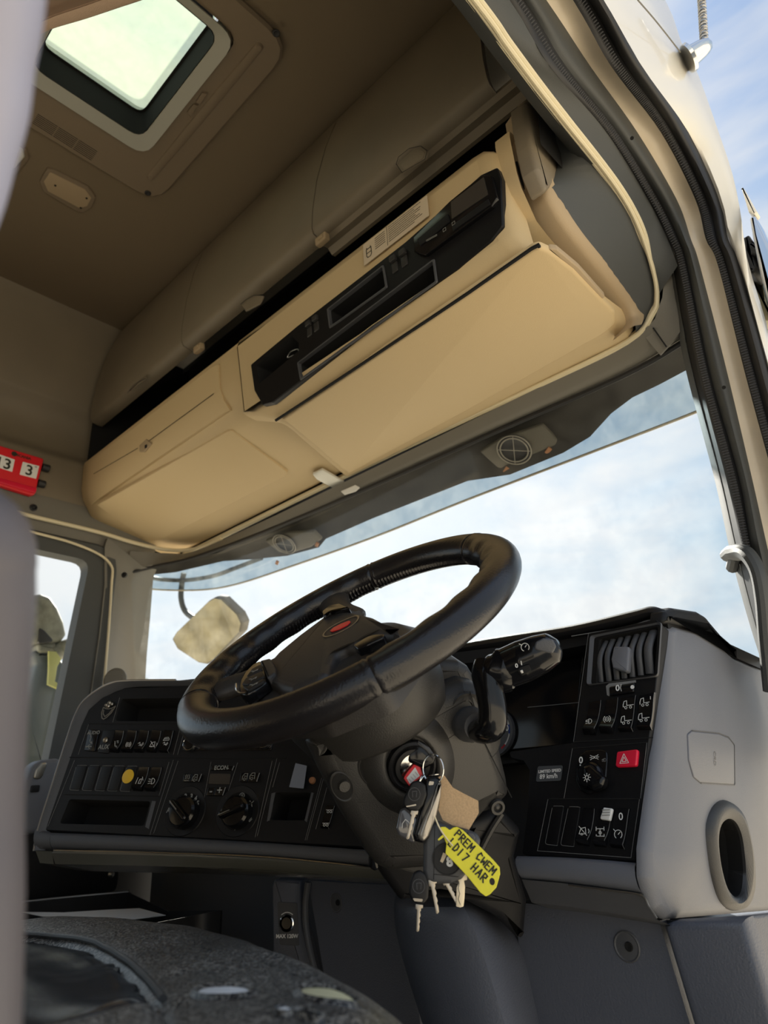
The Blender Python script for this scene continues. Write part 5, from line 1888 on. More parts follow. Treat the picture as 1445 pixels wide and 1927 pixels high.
b.lathe(ringp, sp3(985, 1244, .845) - ringp, [(.0238, 0), (.0245, .001), (.0238, .002)], seg=30)
b.done('head_ring', stl)
SF2 = Fr(sp3(985, 1240, .820), CX * 0 + V((cos(.45), 0, 0)) + V((0, .5, .12)), V((0, 0, 1)))
nn = -ray(985, 1240).normalized()
SF2.n = nn
SF2.ex = (V((.72, .66, .2)) - nn * nn.dot(V((.72, .66, .2)))).normalized()
SF2.ey = nn.cross(SF2.ex).normalized()
if SF2.ey.z < 0:
    SF2.ey = -SF2.ey
b = B().use('white')
b.text(SF2, (972, 1253), .0066, '0', rot=-.1, bold=.0001)
b.text(SF2, (981, 1248), .0066, '1', rot=-.1, bold=.0001)
b.stroke(SF2, icon('cruise'), (988, 1218), .006, w=.0005)
b.stroke(SF2, icon('swirl'), (1019, 1212), .004, w=.0005)
b.done('stalk_print', stl, flat=True)
b = B().use('dashm')
b.plate(SF2, [(1004, 1222), (1008, 1208), (1022, 1201), (1040, 1203), (1047, 1216), (1040, 1230), (1030, 1229)], th=.006, lift=.003, r=.004, bev=.002)
b.done('stalk_button', hd)
b = B().use('void')
b.plate(SF2, [(973, 1262), (978, 1256), (995, 1250), (1000, 1262), (982, 1272)], th=.006, lift=.002, r=.002, bev=.001)
b.use('satin')
b.plate(SF2, [(978, 1262), (983, 1260), (985, 1266), (981, 1268)], th=.001, lift=.0035, bev=.0004)
b.done('slide_switch', hd)
# ================================================================== KEYS ON THE RING
ks = ray(800, 1500).normalized()
KD = (SP.P(800, 1440).length - .035)
KN = V((-ks.x, -ks.y, 0)).normalized()
KP = Fr(ray(800, 1500).normalized() * KD, V((0, 0, 1)).cross(KN) * 1.0, (0, 0, 1))
if KP.ex.x < 0:
    KP.ex = -KP.ex
KG = 'keys and tags hanging from the ignition'


def kthing(nm, u, v, label, cat='key'):
    return thing(nm, KP.P(u, v), label, cat, KG)


def blade(F, a, c, w, parent, m='steel', lift=0, notch=3):
    """key blade from picture point a to c with a cut edge and a milled groove"""
    A_, C_ = V(F.px(*a, lift)), V(F.px(*c, lift))
    t_ = (C_ - A_)
    L_ = t_.length
    t_.normalize()
    n_ = V((-t_.y, t_.x))
    pts_ = [A_ + n_ * w * .9, A_ + t_ * L_ * .12 + n_ * w * .9, A_ + t_ * L_ * .14 + n_ * w * .5]
    for k in range(notch):
        s0 = .2 + .65 * k / notch
        pts_ += [A_ + t_ * L_ * s0 + n_ * w * .5, A_ + t_ * L_ * (s0 + .07) + n_ * w * .28, A_ + t_ * L_ * (s0 + .14) + n_ * w * .45]
    pts_ += [A_ + t_ * L_ * .95 + n_ * w * .4, A_ + t_ * L_ + n_ * w * .05, A_ + t_ * L_ * .98 - n_ * w * .3, A_ + t_ * L_ * .2 - n_ * w * .5, A_ + t_ * L_ * .18 - n_ * w * .9, A_ - n_ * w * .9]
    b = B().use(m)
    b.plate(F, [tuple(p) for p in pts_], th=.0022, lift=lift, bev=.0003, local=True)
    o = b.done('key_blade', parent)
    b = B().use('satin')
    g_ = [tuple(A_ + t_ * L_ * .15), tuple(A_ + t_ * L_ * .9)]
    b.stroke(F, [g_], (0, 0), 1, w=w * .16, px=False, lift=lift + .0003)
    b.done('blade_groove', o, flat=True)
    return o


# ignition key in the lock
t = thing('ignition_key', lk, 'black headed key turned in the ignition lock', 'key')
b = B().use('gloss')
G_ = KP.off(.0)
b.plate(G_, [(767, 1402), (771, 1392), (784, 1391), (806, 1405), (820, 1424), (816, 1436), (806, 1442), (797, 1447), (768, 1433), (765, 1420)], th=.014, r=.004, bev=.004)
kb = b.done('key_head', t)
b = B().use('dashm')
b.plate(G_, [(786, 1393), (808, 1406), (820, 1424), (815, 1430), (800, 1412), (784, 1400)], th=.006, lift=.002, r=.002, bev=.002)
b.done('head_ridge', kb)
b = B().use('steel')
b.tube([lk + SP.n * .012, G_.P(778, 1420, -.012)], .003, smooth=False, seg=8)
b.done('key_shank', t)
# rings
t = thing('key_ring', KP.P(816, 1446), 'silver split ring holding the bunch of keys', 'ring', KG)
b = B().use('chrome')
rc = KP.P(815, 1447, .002)
rx, ry = (KP.ex * .94 + KP.n * .34), V((0, 0, 1))
for d_ in (0, .0013):
    b.tube([rc + KP.n * d_ + rx * (.0125 * cos(k / 28 * 2 * pi)) + ry * (.0158 * sin(k / 28 * 2 * pi)) for k in range(28)], .00095, closed=True, n=2, seg=6)
b.done('split_ring', t)
b = B().use('chrome')
for (u, v, r_, a_) in ((790, 1471, .009, .9), (786, 1478, .012, 1.1), (817, 1458, .006, .1)):
    o_ = KP.P(u, v, .006)
    e1 = (KP.ex * cos(a_) + V((0, 0, 1)) * sin(a_))
    e2 = KP.n
    b.tube([o_ + e1 * (r_ * cos(k / 20 * 2 * pi)) + e2 * (r_ * .5 * sin(k / 20 * 2 * pi)) for k in range(20)], .0006, closed=True, n=2, seg=5)
b.done('small_ring', t)
# red tag
t = kthing('red_key_tag', 778, 1460, 'small red key tag with a pink paper window by the ignition lock', 'tag')
b = B().use('red')
F_ = KP.off(-.004)
b.plate(F_, [(759, 1465), (763, 1457), (778, 1438), (790, 1441), (796, 1460), (770, 1480)], th=.003, r=.002, bev=.001)
b.done('tag_body', t)
b = B().use('paper')
b.plate(F_, [(765, 1464), (781, 1444), (790, 1460), (771, 1475)], th=.0005, lift=.0006)
b.use('printd')
for k in range(4):
    b.stroke(F_, [[F_.px(769 + k * 4, 1466 - k * 4.5), F_.px(774 + k * 4, 1471 - k * 4)]], (0, 0), 1, w=.0005, px=False, lift=.0011)
b.done('tag_window', t)
# silver and black flip fob
t = kthing('flip_key_fob', 810, 1520, 'long black and silver flip key fob hanging just below the key ring', 'key fob')
F_ = KP.off(.006)
b = B().use('gloss')
b.plate(F_, [(800, 1466), (806, 1461), (818, 1460), (829, 1466), (831, 1480), (826, 1520), (806, 1578), (796, 1587), (780, 1583), (776, 1570), (792, 1510)], th=.014, r=.004, bev=.004)
fb = b.done('fob_side', t)
b = B().use(mat('fob_silver', (.34, .32, .29), .28, metal=.7))
b.plate(F_, [(826, 1468), (831, 1476), (829, 1500), (820, 1540), (806, 1574), (797, 1584), (788, 1580), (785, 1570), (800, 1530), (818, 1490)], th=.006, lift=.004, r=.004, bev=.004)
b.done('fob_face', t)
b = B().use(mat('fob_glossy', (.09, .09, .10), .15, coat=1))
b.plate(F_.off(-.004), [(752, 1524), (762, 1518), (775, 1530), (790, 1545), (780, 1586), (772, 1585), (750, 1572), (745, 1560)], th=.008, r=.004, bev=.003)
b.use('satin')
b.stroke(F_.off(-.004), [[F_.off(-.004).px(*p) for p in ((757, 1558), (757, 1550), (763, 1542), (770, 1548), (772, 1556))]], (0, 0), 1, w=.0006, px=False, lift=.0006)
b.done('fob_button', t)
b = B().use('steel')
b.plate(F_, [(806, 1478), (815, 1477), (817, 1471), (808, 1470)], th=.002, lift=.001, r=.001)
b.done('fob_loop', fb)
# cab key with oval head in front
def cabkey(nm, head, top_, a, c, label, lift, slot):
    t = kthing(nm, *top_, label)
    F_ = KP.off(lift)
    b = B().use('black')
    b.plate(F_, head, th=.007, r=.006, bev=.0025)
    h_ = b.done('key_head', t)
    b = B().use('dashm')
    cx_, cy_ = sum(p[0] for p in head) / len(head), sum(p[1] for p in head) / len(head)
    o_ = F_.px(cx_, cy_ - 4)
    b.stroke(F_, [[(o_[0] + .0065 * cos(k / 16 * 2 * pi), o_[1] + .0068 * sin(k / 16 * 2 * pi)) for k in range(17)], [(o_[0] - .002, o_[1] - .003), (o_[0] - .002, o_[1] + .003), (o_[0] + .003, o_[1] + .003), (o_[0] + .002, o_[1] - .003)]], (0, 0), 1, w=.0005, px=False, lift=.0006)
    b.use('steel')
    b.plate(F_, slot, th=.0006, lift=.0007, r=.001)
    b.done('head_mark', h_)
    blade(F_, a, c, .0044, t, lift=-.002)
    return t
cabkey('cab_key', [(765, 1490), (774, 1471), (787, 1468), (800, 1476), (803, 1495), (796, 1515), (786, 1527), (768, 1525), (758, 1515), (759, 1503)], (785, 1470), (781, 1524), (766, 1580), 'black oval headed key in front of the flip fob, its blade pointing down', .016, [(764, 1517), (783, 1513), (783, 1516), (765, 1519)])
cabkey('cab_key', [(771, 1660), (778, 1642), (790, 1637), (800, 1645), (807, 1665), (806, 1690), (798, 1701), (785, 1702), (774, 1694), (769, 1680)], (788, 1640), (789, 1702), (785, 1754), 'black oval headed key hanging lowest of the bunch', .004, [(776, 1690), (796, 1692), (794, 1697), (780, 1696)])
# cardboard tag
t = kthing('cardboard_tag', 850, 1500, 'blank brown cardboard tag behind the key fobs', 'tag')
b = B().use('card')
F_ = KP.off(-.010)
b.plate(F_, [(825, 1462), (836, 1459), (852, 1482), (872, 1493), (900, 1507), (901, 1530), (880, 1566), (858, 1557), (833, 1543), (824, 1522)], th=.0012, r=.001)
b.done('tag_card', t)
# big fob with 18
t = kthing('large_key_fob', 835, 1600, 'large dark grey fob with a round window and number sticker, half behind the yellow tag', 'key fob')
F_ = KP.off(-.002)
b = B().use(mat('fob_dark', (.055, .057, .062), .4, bump=.2, bscale=900))
b.plate(F_, [(797, 1580), (802, 1552), (825, 1545), (845, 1552), (878, 1560), (898, 1568), (905, 1580), (898, 1620), (870, 1656), (850, 1664), (815, 1664), (800, 1657), (796, 1640)], th=.014, r=.006, bev=.005)
b.done('fob_body', t)
b = B().use('black')
a_, c_ = F_.px(841, 1616)
b.lathe(F_.w(a_, c_, 0), F_.n, [(.0165, 0), (.0165, .0012), (.0155, .0012), (.0152, .0004), (.001, .0004)], seg=32)
b.use('label')
b.plate(F_, [(834, 1604), (841, 1608), (833, 1624), (828, 1621)], th=.0005, lift=.0014)
b.use('paper')
b.text(F_, (846, 1622), .0135, '8', lift=.0014, bold=.0007)
b.done('fob_window', t)
b = B().use('void')
b.stroke(F_, [[F_.px(816, 1645), F_.px(862, 1650)], [F_.px(818, 1556), F_.px(816, 1655)]], (0, 0), 1, w=.0006, px=False, lift=.0004)
b.done('fob_joint', t, flat=True)
b = B().use('dashm')
b.plate(F_.off(-.006), [(878, 1565), (890, 1568), (894, 1575), (892, 1584), (884, 1582)], th=.004, lift=.008, r=.002, bev=.001)
b.done('fob_lug', t)
# other blades under the fob
t = kthing('brass_key', 815, 1670, 'worn key blade poking out below the large fob on its left', 'key')
blade(KP, (813, 1655), (823, 1720), .005, t, lift=-.003)
t = kthing('steel_key', 845, 1672, 'slim crossed key blades behind the flat key', 'key')
blade(KP.off(-.006), (838, 1655), (860, 1700), .005, t)
t = kthing('flat_key', 866, 1680, 'broad pale flat key with a wavy cut line beneath the yellow tag', 'key')
F_ = KP.off(-.004)
b = B().use(mat('key_nickel', (.80, .70, .52), .42, metal=.6))
b.plate(F_, [(861, 1632), (876, 1642), (879, 1650), (879, 1656), (873, 1657), (875, 1668), (874, 1690), (872, 1706), (866, 1708), (858, 1706), (859, 1670), (864, 1660), (860, 1654)], th=.0025, r=.001, bev=.0004)
b.done('key_blade', t)
b = B().use('shroud')
b.stroke(F_, [[F_.px(*p) for p in ((864, 1662), (862, 1672), (865, 1682), (862, 1692), (866, 1702))]], (0, 0), 1, w=.0006, px=False, lift=.0004)
b.done('cut_line', t, flat=True)
# yellow tag with writing
t = kthing('yellow_key_tag', 890, 1620, 'bright yellow plastic key tag with two lines of black handwriting', 'tag')
F_ = KP.off(.012)
b = B().use('yellow')
hl = F_.px(926, 1659)
hole = [(hl[0] + .0030 * cos(k / 12 * 2 * pi), hl[1] + .0036 * sin(k / 12 * 2 * pi)) for k in range(12)]
out_ = [tuple(F_.px(*p)) for p in ((828, 1556), (838, 1556), (846, 1562), (853, 1557), (860, 1556), (871, 1562), (900, 1590), (928, 1618), (940, 1632), (941, 1645), (934, 1670), (922, 1683), (914, 1687), (904, 1680), (880, 1650), (850, 1618), (838, 1606), (840, 1588), (834, 1574))]
b.pocket(F_, out_, [hole], th=.0012, r=.0015, bev=.0004, hr=0, depth=.0012, local=True, floor=False)
tb = b.done('tag_body', t)
b = B().use('yellow')
b.plate(F_, [(823, 1580), (834, 1570), (838, 1573), (826, 1582)], th=.001, lift=.002, r=.001)
b.done('tag_tab', t)
b = B().use('ink')
def write(word, p0, p1, hgt, F=F_):
    """hand-drawn capitals from strokes, laid from p0 to p1"""
    G = dict(P=[[(0, 0), (0, 1), (.6, .95), (.65, .6), (.1, .5)]], R=[[(0, 0), (0, 1), (.6, .95), (.6, .6), (.1, .5), (.7, 0)]], E=[[(.7, 1), (0, 1), (0, 0), (.7, 0)], [(0, .5), (.55, .5)]],
             M=[[(0, 0), (.05, 1), (.4, .4), (.75, 1), (.8, 0)]], C=[[(.65, .85), (.2, 1), (0, .5), (.2, 0), (.7, .15)]], W=[[(0, .9), (.1, .1), (.4, .5), (.7, .1), (.75, .9)]], L=[[(0, 1), (0, 0), (.55, 0)]],
             H=[[(0, 0), (0, 1)], [(.6, 0), (.6, 1)], [(0, .5), (.6, .5)]], O=[[(.3, 1), (0, .6), (.15, 0), (.6, .2), (.6, .8), (.3, 1)]], D=[[(0, 0), (0, 1), (.5, .85), (.6, .4), (.4, .05), (0, 0)]], A=[[(0, 0), (.35, 1), (.7, 0)], [(.15, .4), (.6, .4)]])
    G['1'] = [[(.2, 0), (.2, 1)]]
    G['7'] = [[(0, 1), (.6, 1), (.2, 0)]]
    G['N'] = [[(0, 0), (0, 1), (.6, 0), (.6, 1)]]
    A_, C_ = V(F.px(*p0)), V(F.px(*p1))
    t_ = C_ - A_
    stp = t_.length / len(word)
    t_.normalize()
    n_ = V((-t_.y, t_.x))
    for k, ch in enumerate(word):
        if ch == ' ':
            continue
        o_ = A_ + t_ * stp * k
        for ln in G[ch]:
            q = [tuple(o_ + t_ * (x * stp * .92) + n_ * (y * hgt)) for x, y in ln]
            b.stroke(F, [q], (0, 0), 1, w=.0015, px=False, lift=.0006)
write('PREM CWEM', (855, 1572), (928, 1649), .0078)
write('LD17 HAR', (843, 1589), (912, 1664), .0082)
b.done('handwriting', tb, flat=True)
b = B().use('ivory')
b.tube([KP.P(*p, .014) for p in ((818, 1537), (826, 1556), (838, 1575), (852, 1592))], .0009, seg=6)
b.done('tag_tie', t)
# ================================================================== DRIVER'S SEAT
def leather_mat():
    m = mat('cracked_seat_leather', (.018, .019, .022), .38)
    nt = m.node_tree
    b = nt.nodes['Principled BSDF']
    t = nt.nodes.new('ShaderNodeTexCoord')
    v = nt.nodes.new('ShaderNodeTexVoronoi')
    v.feature = 'DISTANCE_TO_EDGE'
    v.inputs['Scale'].default_value = 210
    n = nt.nodes.new('ShaderNodeTexNoise')
    n.inputs['Scale'].default_value = 30
    n.inputs['Detail'].default_value = 6
    md = nt.nodes.new('ShaderNodeMixRGB')
    md.inputs[0].default_value = .04
    nt.links.new(t.outputs['Object'], n.inputs[0])
    nt.links.new(t.outputs['Object'], md.inputs[1])
    nt.links.new(n.outputs['Color'], md.inputs[2])
    nt.links.new(md.outputs[0], v.inputs[0])
    r = nt.nodes.new('ShaderNodeValToRGB')
    r.color_ramp.elements[0].position = 0.0
    r.color_ramp.elements[0].color = (.42, .40, .36, 1)
    r.color_ramp.elements[1].position = .10
    r.color_ramp.elements[1].color = (.018, .019, .022, 1)
    nt.links.new(v.outputs['Distance'], r.inputs[0])
    # cracks only in worn patches
    n2 = nt.nodes.new('ShaderNodeTexNoise')
    n2.inputs['Scale'].default_value = 6
    n2.inputs['Detail'].default_value = 4
    nt.links.new(t.outputs['Object'], n2.inputs[0])
    r2 = nt.nodes.new('ShaderNodeMapRange')
    r2.inputs['From Min'].default_value = .25
    r2.inputs['From Max'].default_value = .55
    nt.links.new(n2.outputs[0], r2.inputs[0])
    mx_ = nt.nodes.new('ShaderNodeMixRGB')
    mx_.inputs[1].default_value = (.018, .019, .022, 1)
    nt.links.new(r2.outputs[0], mx_.inputs[0])
    nt.links.new(r.outputs[0], mx_.inputs[2])
    nt.links.new(mx_.outputs[0], b.inputs['Base Color'])
    bp = nt.nodes.new('ShaderNodeBump')
    bp.inputs['Strength'].default_value = .35
    bp.inputs['Distance'].default_value = .001
    nt.links.new(v.outputs['Distance'], bp.inputs['Height'])
    nt.links.new(bp.outputs[0], b.inputs['Normal'])
    return m


CR = leather_mat()
SMO = mat('smooth_seat_leather', (.030, .034, .040), .22, bump=.15, bscale=300)
seat = thing('driver_seat', (-.66, .2, -.2), "worn black leather driver's seat with cracked front edge and torn foam patches", 'seat')
def sst(a, b_, x):
    t_ = max(0, min(1, (x - a) / (b_ - a)))
    return t_ * t_ * (3 - 2 * t_)
def interp(tab, x):
    if x <= tab[0][0]: return tab[0][1]
    for (x0, y0), (x1, y1) in zip(tab, tab[1:]):
        if x <= x1:
            t_ = (x - x0) / (x1 - x0)
            return y0 + (y1 - y0) * t_
    return tab[-1][1]
YF = [(-1.02, .41), (-.97, .447), (-.90, .475), (-.80, .485), (-.70, .480), (-.60, .458), (-.50, .430), (-.43, .405), (-.38, .378), (-.34, .350), (-.30, .30), (-.27, .22)]
YS = [(-1.02, .30), (-.96, .318), (-.90, .332), (-.82, .352), (-.74, .350), (-.67, .335), (-.60, .317), (-.534, .296), (-.482, .277), (-.42, .245), (-.34, .21), (-.27, .16)]
def sm_(tab, x): return (interp(tab, x - .02) + interp(tab, x) * 2 + interp(tab, x + .02)) / 4
def seat_z(x, y):
    yf, ys = sm_(YF, x), sm_(YS, x)
    z = -.110
    t_ = yf - y
    if t_ < .04:
        z -= .022 * ((.04 - t_) / .06) ** 2
    z -= .016 * sst(.03, -.01, abs(x + .98)) * 0
    if x < -.95:
        z -= .4 * (-.95 - x) ** 1.5
    if x > -.34:
        z -= .6 * (x + .34) ** 1.4
    mid = (y - ys) / max(.02, yf - ys)
    if mid > 0:
        z += .006 * sin(pi * min(1, mid))
    else:
        z -= .005 * math.exp(-((y - ys + .03) / .03) ** 2) * sst(-.50, -.56, x)
        z += .010 * sst(-.485, -.44, x) * sst(-.30, -.36, x)
    z -= .004 * math.exp(-((y - ys) / .007) ** 2)
    if y < ys + .004:
        z -= .010 * math.exp(-((x + .487) / .008) ** 2)
    z += .0022 * mnoise.noise(V((x * 9, y * 9, 0))) + .0010 * mnoise.noise(V((x * 30, y * 30, 3)))
    if y < ys and x < -.49:
        z += .008 * mnoise.noise(V((x * 6, y * 16, 7)))
    return z
def patch(b, x0, x1, f0, f1, nx, ny):
    rws = []
    for j in range(ny + 1):
        rr = []
        for i_ in range(nx + 1):
            x = x0 + (x1 - x0) * i_ / nx
            y = f0(x) + (f1(x) - f0(x)) * j / ny
            rr.append(V((x, y, seat_z(x, y))))
        rws.append(rr)
    b.sheet(rws)
    return rws
X0, X1 = -1.0, -.285
b = B().use(CR)
rws = patch(b, X0, X1, lambda x: sm_(YS, x), lambda x: sm_(YF, x) + .022, 120, 40)
fr = rws[-1]
b.sheet([fr, [p + V((0, .008, -.012)) for p in fr], [p + V((0, .010, -.04)) for p in fr], [p + V((0, -.01, -.13)) for p in fr]])
b.done('cushion_front', seat, sharp=80, label='cracked leather front roll')
b = B().use(SMO)
patch(b, X0, -.487, lambda x: -.25, lambda x: sm_(YS, x), 80, 80)
b.done('cushion_centre', seat, sharp=80, label='smooth shiny centre panel')
b = B().use(CR)
rws = patch(b, -.487, X1, lambda x: -.25, lambda x: sm_(YS, x), 40, 70)
sd = [r_[-1] for r_ in rws]
b.sheet([sd, [p + V((.010, 0, -.03)) for p in sd], [p + V((.0, 0, -.14)) for p in sd]])
b.done('side_bolster', seat, sharp=80)
b = B().use('shroud')
b.tube([V((x, sm_(YS, x) + .006, seat_z(x, sm_(YS, x) + .01) + .001)) for x in [-.98 + .50 * k / 20 for k in range(21)]], .0026, seg=8, n=2)
b.tube([V((-.482, y, seat_z(-.475, y) + .0)) for y in [-.22 + .49 * k / 16 for k in range(17)]], .0026, seg=8, n=2)
b.done('piping', seat)
b = B().use('black')
bx = [V((x, y, z)) for z in (-.24, -.30) for x, y in ((-.97, -.22), (-.32, -.22), (-.34, .28), (-.97, .40))]
b.add(bx, [(0, 1, 2, 3), (4, 7, 6, 5), (0, 4, 5, 1), (1, 5, 6, 2), (2, 6, 7, 3), (3, 7, 4, 0)])
bx = [V((x, y, z)) for z in (-.30, -.58) for x, y in ((-.82, -.1), (-.50, -.1), (-.50, .38), (-.82, .38))]
b.add(bx, [(0, 1, 2, 3), (4, 7, 6, 5), (0, 4, 5, 1), (1, 5, 6, 2), (2, 6, 7, 3), (3, 7, 4, 0)])
b.done('seat_base', seat)
def seat_hit(u, v):
    r_ = ray(u, v)
    t_ = .3
    while t_ < 2:
        p = r_ * t_
        if -1.0 < p.x < -.29 and -.3 < p.y < sm_(YF, p.x) + .02 and p.z < seat_z(p.x, p.y):
            return V((p.x, p.y, seat_z(p.x, p.y)))
        t_ += .002
    return V((-.6, .3, -.11))
for k, (u, v, rx_, ry_, m_) in enumerate(((420, 1870, .024, .010, 'paper'), (638, 1897, .019, .013, 'foam'), (535, 1909, .006, .004, 'paper'), (580, 1914, .010, .004, 'void'))):
    c_ = seat_hit(u, v) if k != 1 else V((-.375, .330, 0))
    def ringp_(s_, h):
        return [V((c_.x + cos(j / 20 * 2 * pi) * rx_ * s_, c_.y + sin(j / 20 * 2 * pi) * ry_ * s_, 0)) for j in range(20)]
    def onz(P_, h): return [V((p.x, p.y, seat_z(p.x, p.y) + h)) for p in P_]
    b = B().use(CR)
    b.rings([onz(ringp_(1.45, 0), -.001), onz(ringp_(1.2, 0), .003), onz(ringp_(1.0, 0), .0015)])
    b.use(m_)
    b.rings([onz(ringp_(1.02, 0), .001), onz(ringp_(.6, 0), .0022), onz(ringp_(.05, 0), .003)], cap1=True)
    b.done('torn_patch', seat, label='torn hole showing pale foam' if k < 2 else None)
# ================================================================== OUTSIDE
b = B().use('ground')
b.add([V((-60, -60, -1.75)), V((60, -60, -1.75)), V((60, 60, -1.75)), V((-60, 60, -1.75))], [(0, 1, 2, 3)])
b.done('ground', kind='structure')
# tinted visor in front of the windscreen
vz = thing('sun_visor', (-1.2, 1.4, .8), 'smoky blue tinted outside sun visor across the top of the windscreen', 'visor')
vb = [((250, 1098), 1.05), ((290, 1109), 1.17), ((380, 1110), 1.30), ((450, 1098), 1.36), ((550, 1065), 1.39), ((700, 1012), 1.42), ((880, 940), 1.43), ((1100, 856), 1.44), ((1310, 775), 1.43), ((1350, 752), 1.38)]
VB = catmull([ray(*p) * (y / ray(*p).y) for p, y in vb], 5)
VT = [V((p.x, p.y - .07, p.z + .17)) for p in VB]
b = B().use('visor')
b.sheet([VB, [p.lerp(q, .5) + V((0, .02, 0)) for p, q in zip(VB, VT)], VT])
b.done('visor_pane', vz, sharp=60)
b = B().use(mat('visor_edge', (.36, .32, .24), .4))
b.tube(VB, .0035, seg=6, n=1)
b.done('visor_edge', vz)
# underside of the roof front, with the lamps
rb = [(250, 1085), (330, 1077), (420, 1056), (480, 1052), (540, 1046), (600, 1030), (613, 1014), (700, 976), (880, 905), (960, 893), (1060, 852), (1110, 822), (1150, 778), (1190, 748), (1240, 724), (1300, 692), (1345, 670)]
ry_ = [1.06, 1.16, 1.24] + [1.30] * 14
RB = [ray(*p) * (y / ray(*p).y) for p, y in zip(rb, ry_)]
RT = [V((p.x, min(1.215, p.y - .01), .812)) for p in RB]
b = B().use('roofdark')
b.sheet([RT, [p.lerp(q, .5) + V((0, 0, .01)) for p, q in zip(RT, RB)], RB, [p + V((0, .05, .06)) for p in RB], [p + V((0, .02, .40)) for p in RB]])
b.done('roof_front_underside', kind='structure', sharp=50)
UF_ = PL((-1, 1.20, .80), (-.5, 1.20, .80), (-1, 1.30, .735))
for k, (u, v, s_, hp_) in enumerate(((968, 845, 1.0, [(902, 850), (945, 825), (1020, 800), (1048, 828), (1045, 850), (1015, 868), (960, 888), (935, 880)]), (536, 1022, .95, [(498, 1018), (540, 1003), (590, 1000), (605, 1015), (585, 1030), (545, 1042), (525, 1040)]))):
    t = thing('marker_lamp', UF_.P(u, v), ['round marker lamp under the roof edge above the wheel rim, nearer the driver', 'round marker lamp under the roof edge above the front mirror'][k], 'lamp', 'marker lamps behind the visor')
    F_ = UF_
    b = B().use('lampgrey')
    b.plate(F_, hp_, th=.01, lift=.008, r=.006, bev=.004)
    b.done('housing', t)
    b = B().use('rubber')
    c_ = F_.P(u, v, .008)
    R0 = .040 * s_
    b.lathe(c_, F_.n, [(R0 * 1.02, 0), (R0, .004), (R0 * .75, .001), (.001, .001)], seg=36)
    b.done('lamp_bowl', t)
    b = B().use(mat('lamp_ring', (.26, .24, .20), .5))
    for rr in (R0, R0 * .82):
        b.tube([c_ + F_.n * .005 + F_.ex * cos(j / 36 * 2 * pi) * rr + F_.ey * sin(j / 36 * 2 * pi) * rr for j in range(36)], .0018, closed=True, n=1, seg=6)
    for a_ in (.5, 2.07):
        d_ = F_.ex * cos(a_) + F_.ey * sin(a_)
        b.tube([c_ + F_.n * .006 - d_ * R0, c_ + F_.n * .006 + d_ * R0], .0009, smooth=False, seg=6)
    b.done('lamp_grille', t)
    for (du, dv) in ((64, 2), (-15, 38)):
        b = B().use('copper')
        a_, e_c = F_.px(u + du * s_, v + dv * s_, .008)
        b.box(F_, a_, e_c, .008, .018, .010, .004, bev=.001, rot=-.5)
        b.done('clip', t)
# front mirror hanging before the windscreen
fm = thing('front_mirror', ray(390, 1190) * 2.2, 'front close-view mirror on a curved arm outside the windscreen', 'mirror')
cz = ray(390, 1188) * (1.50 / ray(390, 1188).y)
MFm = Fr(cz, V((1, .25, -.05)), V((.05, -.45, 1)))
b = B().use('lampgrey')
mo = [(322, 1203), (330, 1190), (392, 1130), (405, 1123), (418, 1126), (448, 1155), (456, 1172), (452, 1190), (402, 1243), (388, 1251), (372, 1248), (332, 1222)]
b.plate(MFm, mo, th=.045, lift=.0, r=.01, bev=.012)
b.done('mirror_shell', fm, sharp=60)
b = B().use('mirror')
ci = (390, 1188)
b.plate(MFm, [(ci[0] + (u - ci[0]) * .95, ci[1] + (v - ci[1]) * .95) for u, v in mo], th=.002, lift=.0012, r=.01)
b.done('mirror_glass', fm)
b = B().use('rubber')
def fp(u, v, y): return ray(u, v) * (y / ray(u, v).y)
b.tube([fp(346, 1078, 1.46), fp(342, 1100, 1.47), fp(341, 1128, 1.48), fp(350, 1152, 1.50), fp(378, 1172, 1.52)], .012, seg=10)
b.tube([fp(272, 1074, 1.22), fp(290, 1088, 1.34), fp(345, 1092, 1.46), fp(400, 1084, 1.48), fp(440, 1070, 1.50), fp(492, 1050, 1.50)], .009, seg=10)
b.done('mirror_arm', fm)
# mirrors beyond the far door
sm_ = thing('side_mirror', PX(-2.45).P(80, 1300), 'grey mirror housings outside the far side window with a pale yellow strip', 'mirror')
OM = PX(-2.40)
HG = mat('mirror_housing', (.28, .28, .22), .45, mott=.3, mscale=30)
b = B().use(HG)
b.plate(OM, [(50, 1120), (78, 1116), (96, 1122), (110, 1142), (122, 1170), (127, 1194), (118, 1206), (96, 1210), (52, 1206)], th=.10, r=.02, bev=.018)
b.done('upper_housing', sm_, sharp=60)
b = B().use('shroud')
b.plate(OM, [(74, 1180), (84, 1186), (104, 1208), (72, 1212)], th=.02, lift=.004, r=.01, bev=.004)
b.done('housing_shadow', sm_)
b = B().use(mat('mirror_back', (.12, .14, .14), .35))
b.plate(OM, [(60, 1222), (104, 1222), (116, 1240), (125, 1250), (120, 1310), (104, 1400), (96, 1472), (24, 1474), (42, 1350), (70, 1250)], th=.10, lift=-.02, r=.02, bev=.02)
b.done('main_housing', sm_, sharp=60)
b = B().use('hivis')
b.plate(OM, [(92, 1225), (106, 1226), (116, 1240), (108, 1255), (104, 1282), (115, 1290), (112, 1298), (90, 1288), (92, 1255)], th=.01, lift=.004, bev=.003)
b.done('yellow_strip', sm_)
b = B().use(HG)
b.plate(OM, [(72, 1210), (106, 1210), (108, 1226), (74, 1228)], th=.10, lift=-.01, r=.01, bev=.01)
b.tube([OM.P(100, 1232, -.03), OM.P(118, 1222, -.03), OM.P(140, 1215, 0)], .030, seg=12)
b.done('mirror_bracket', sm_)
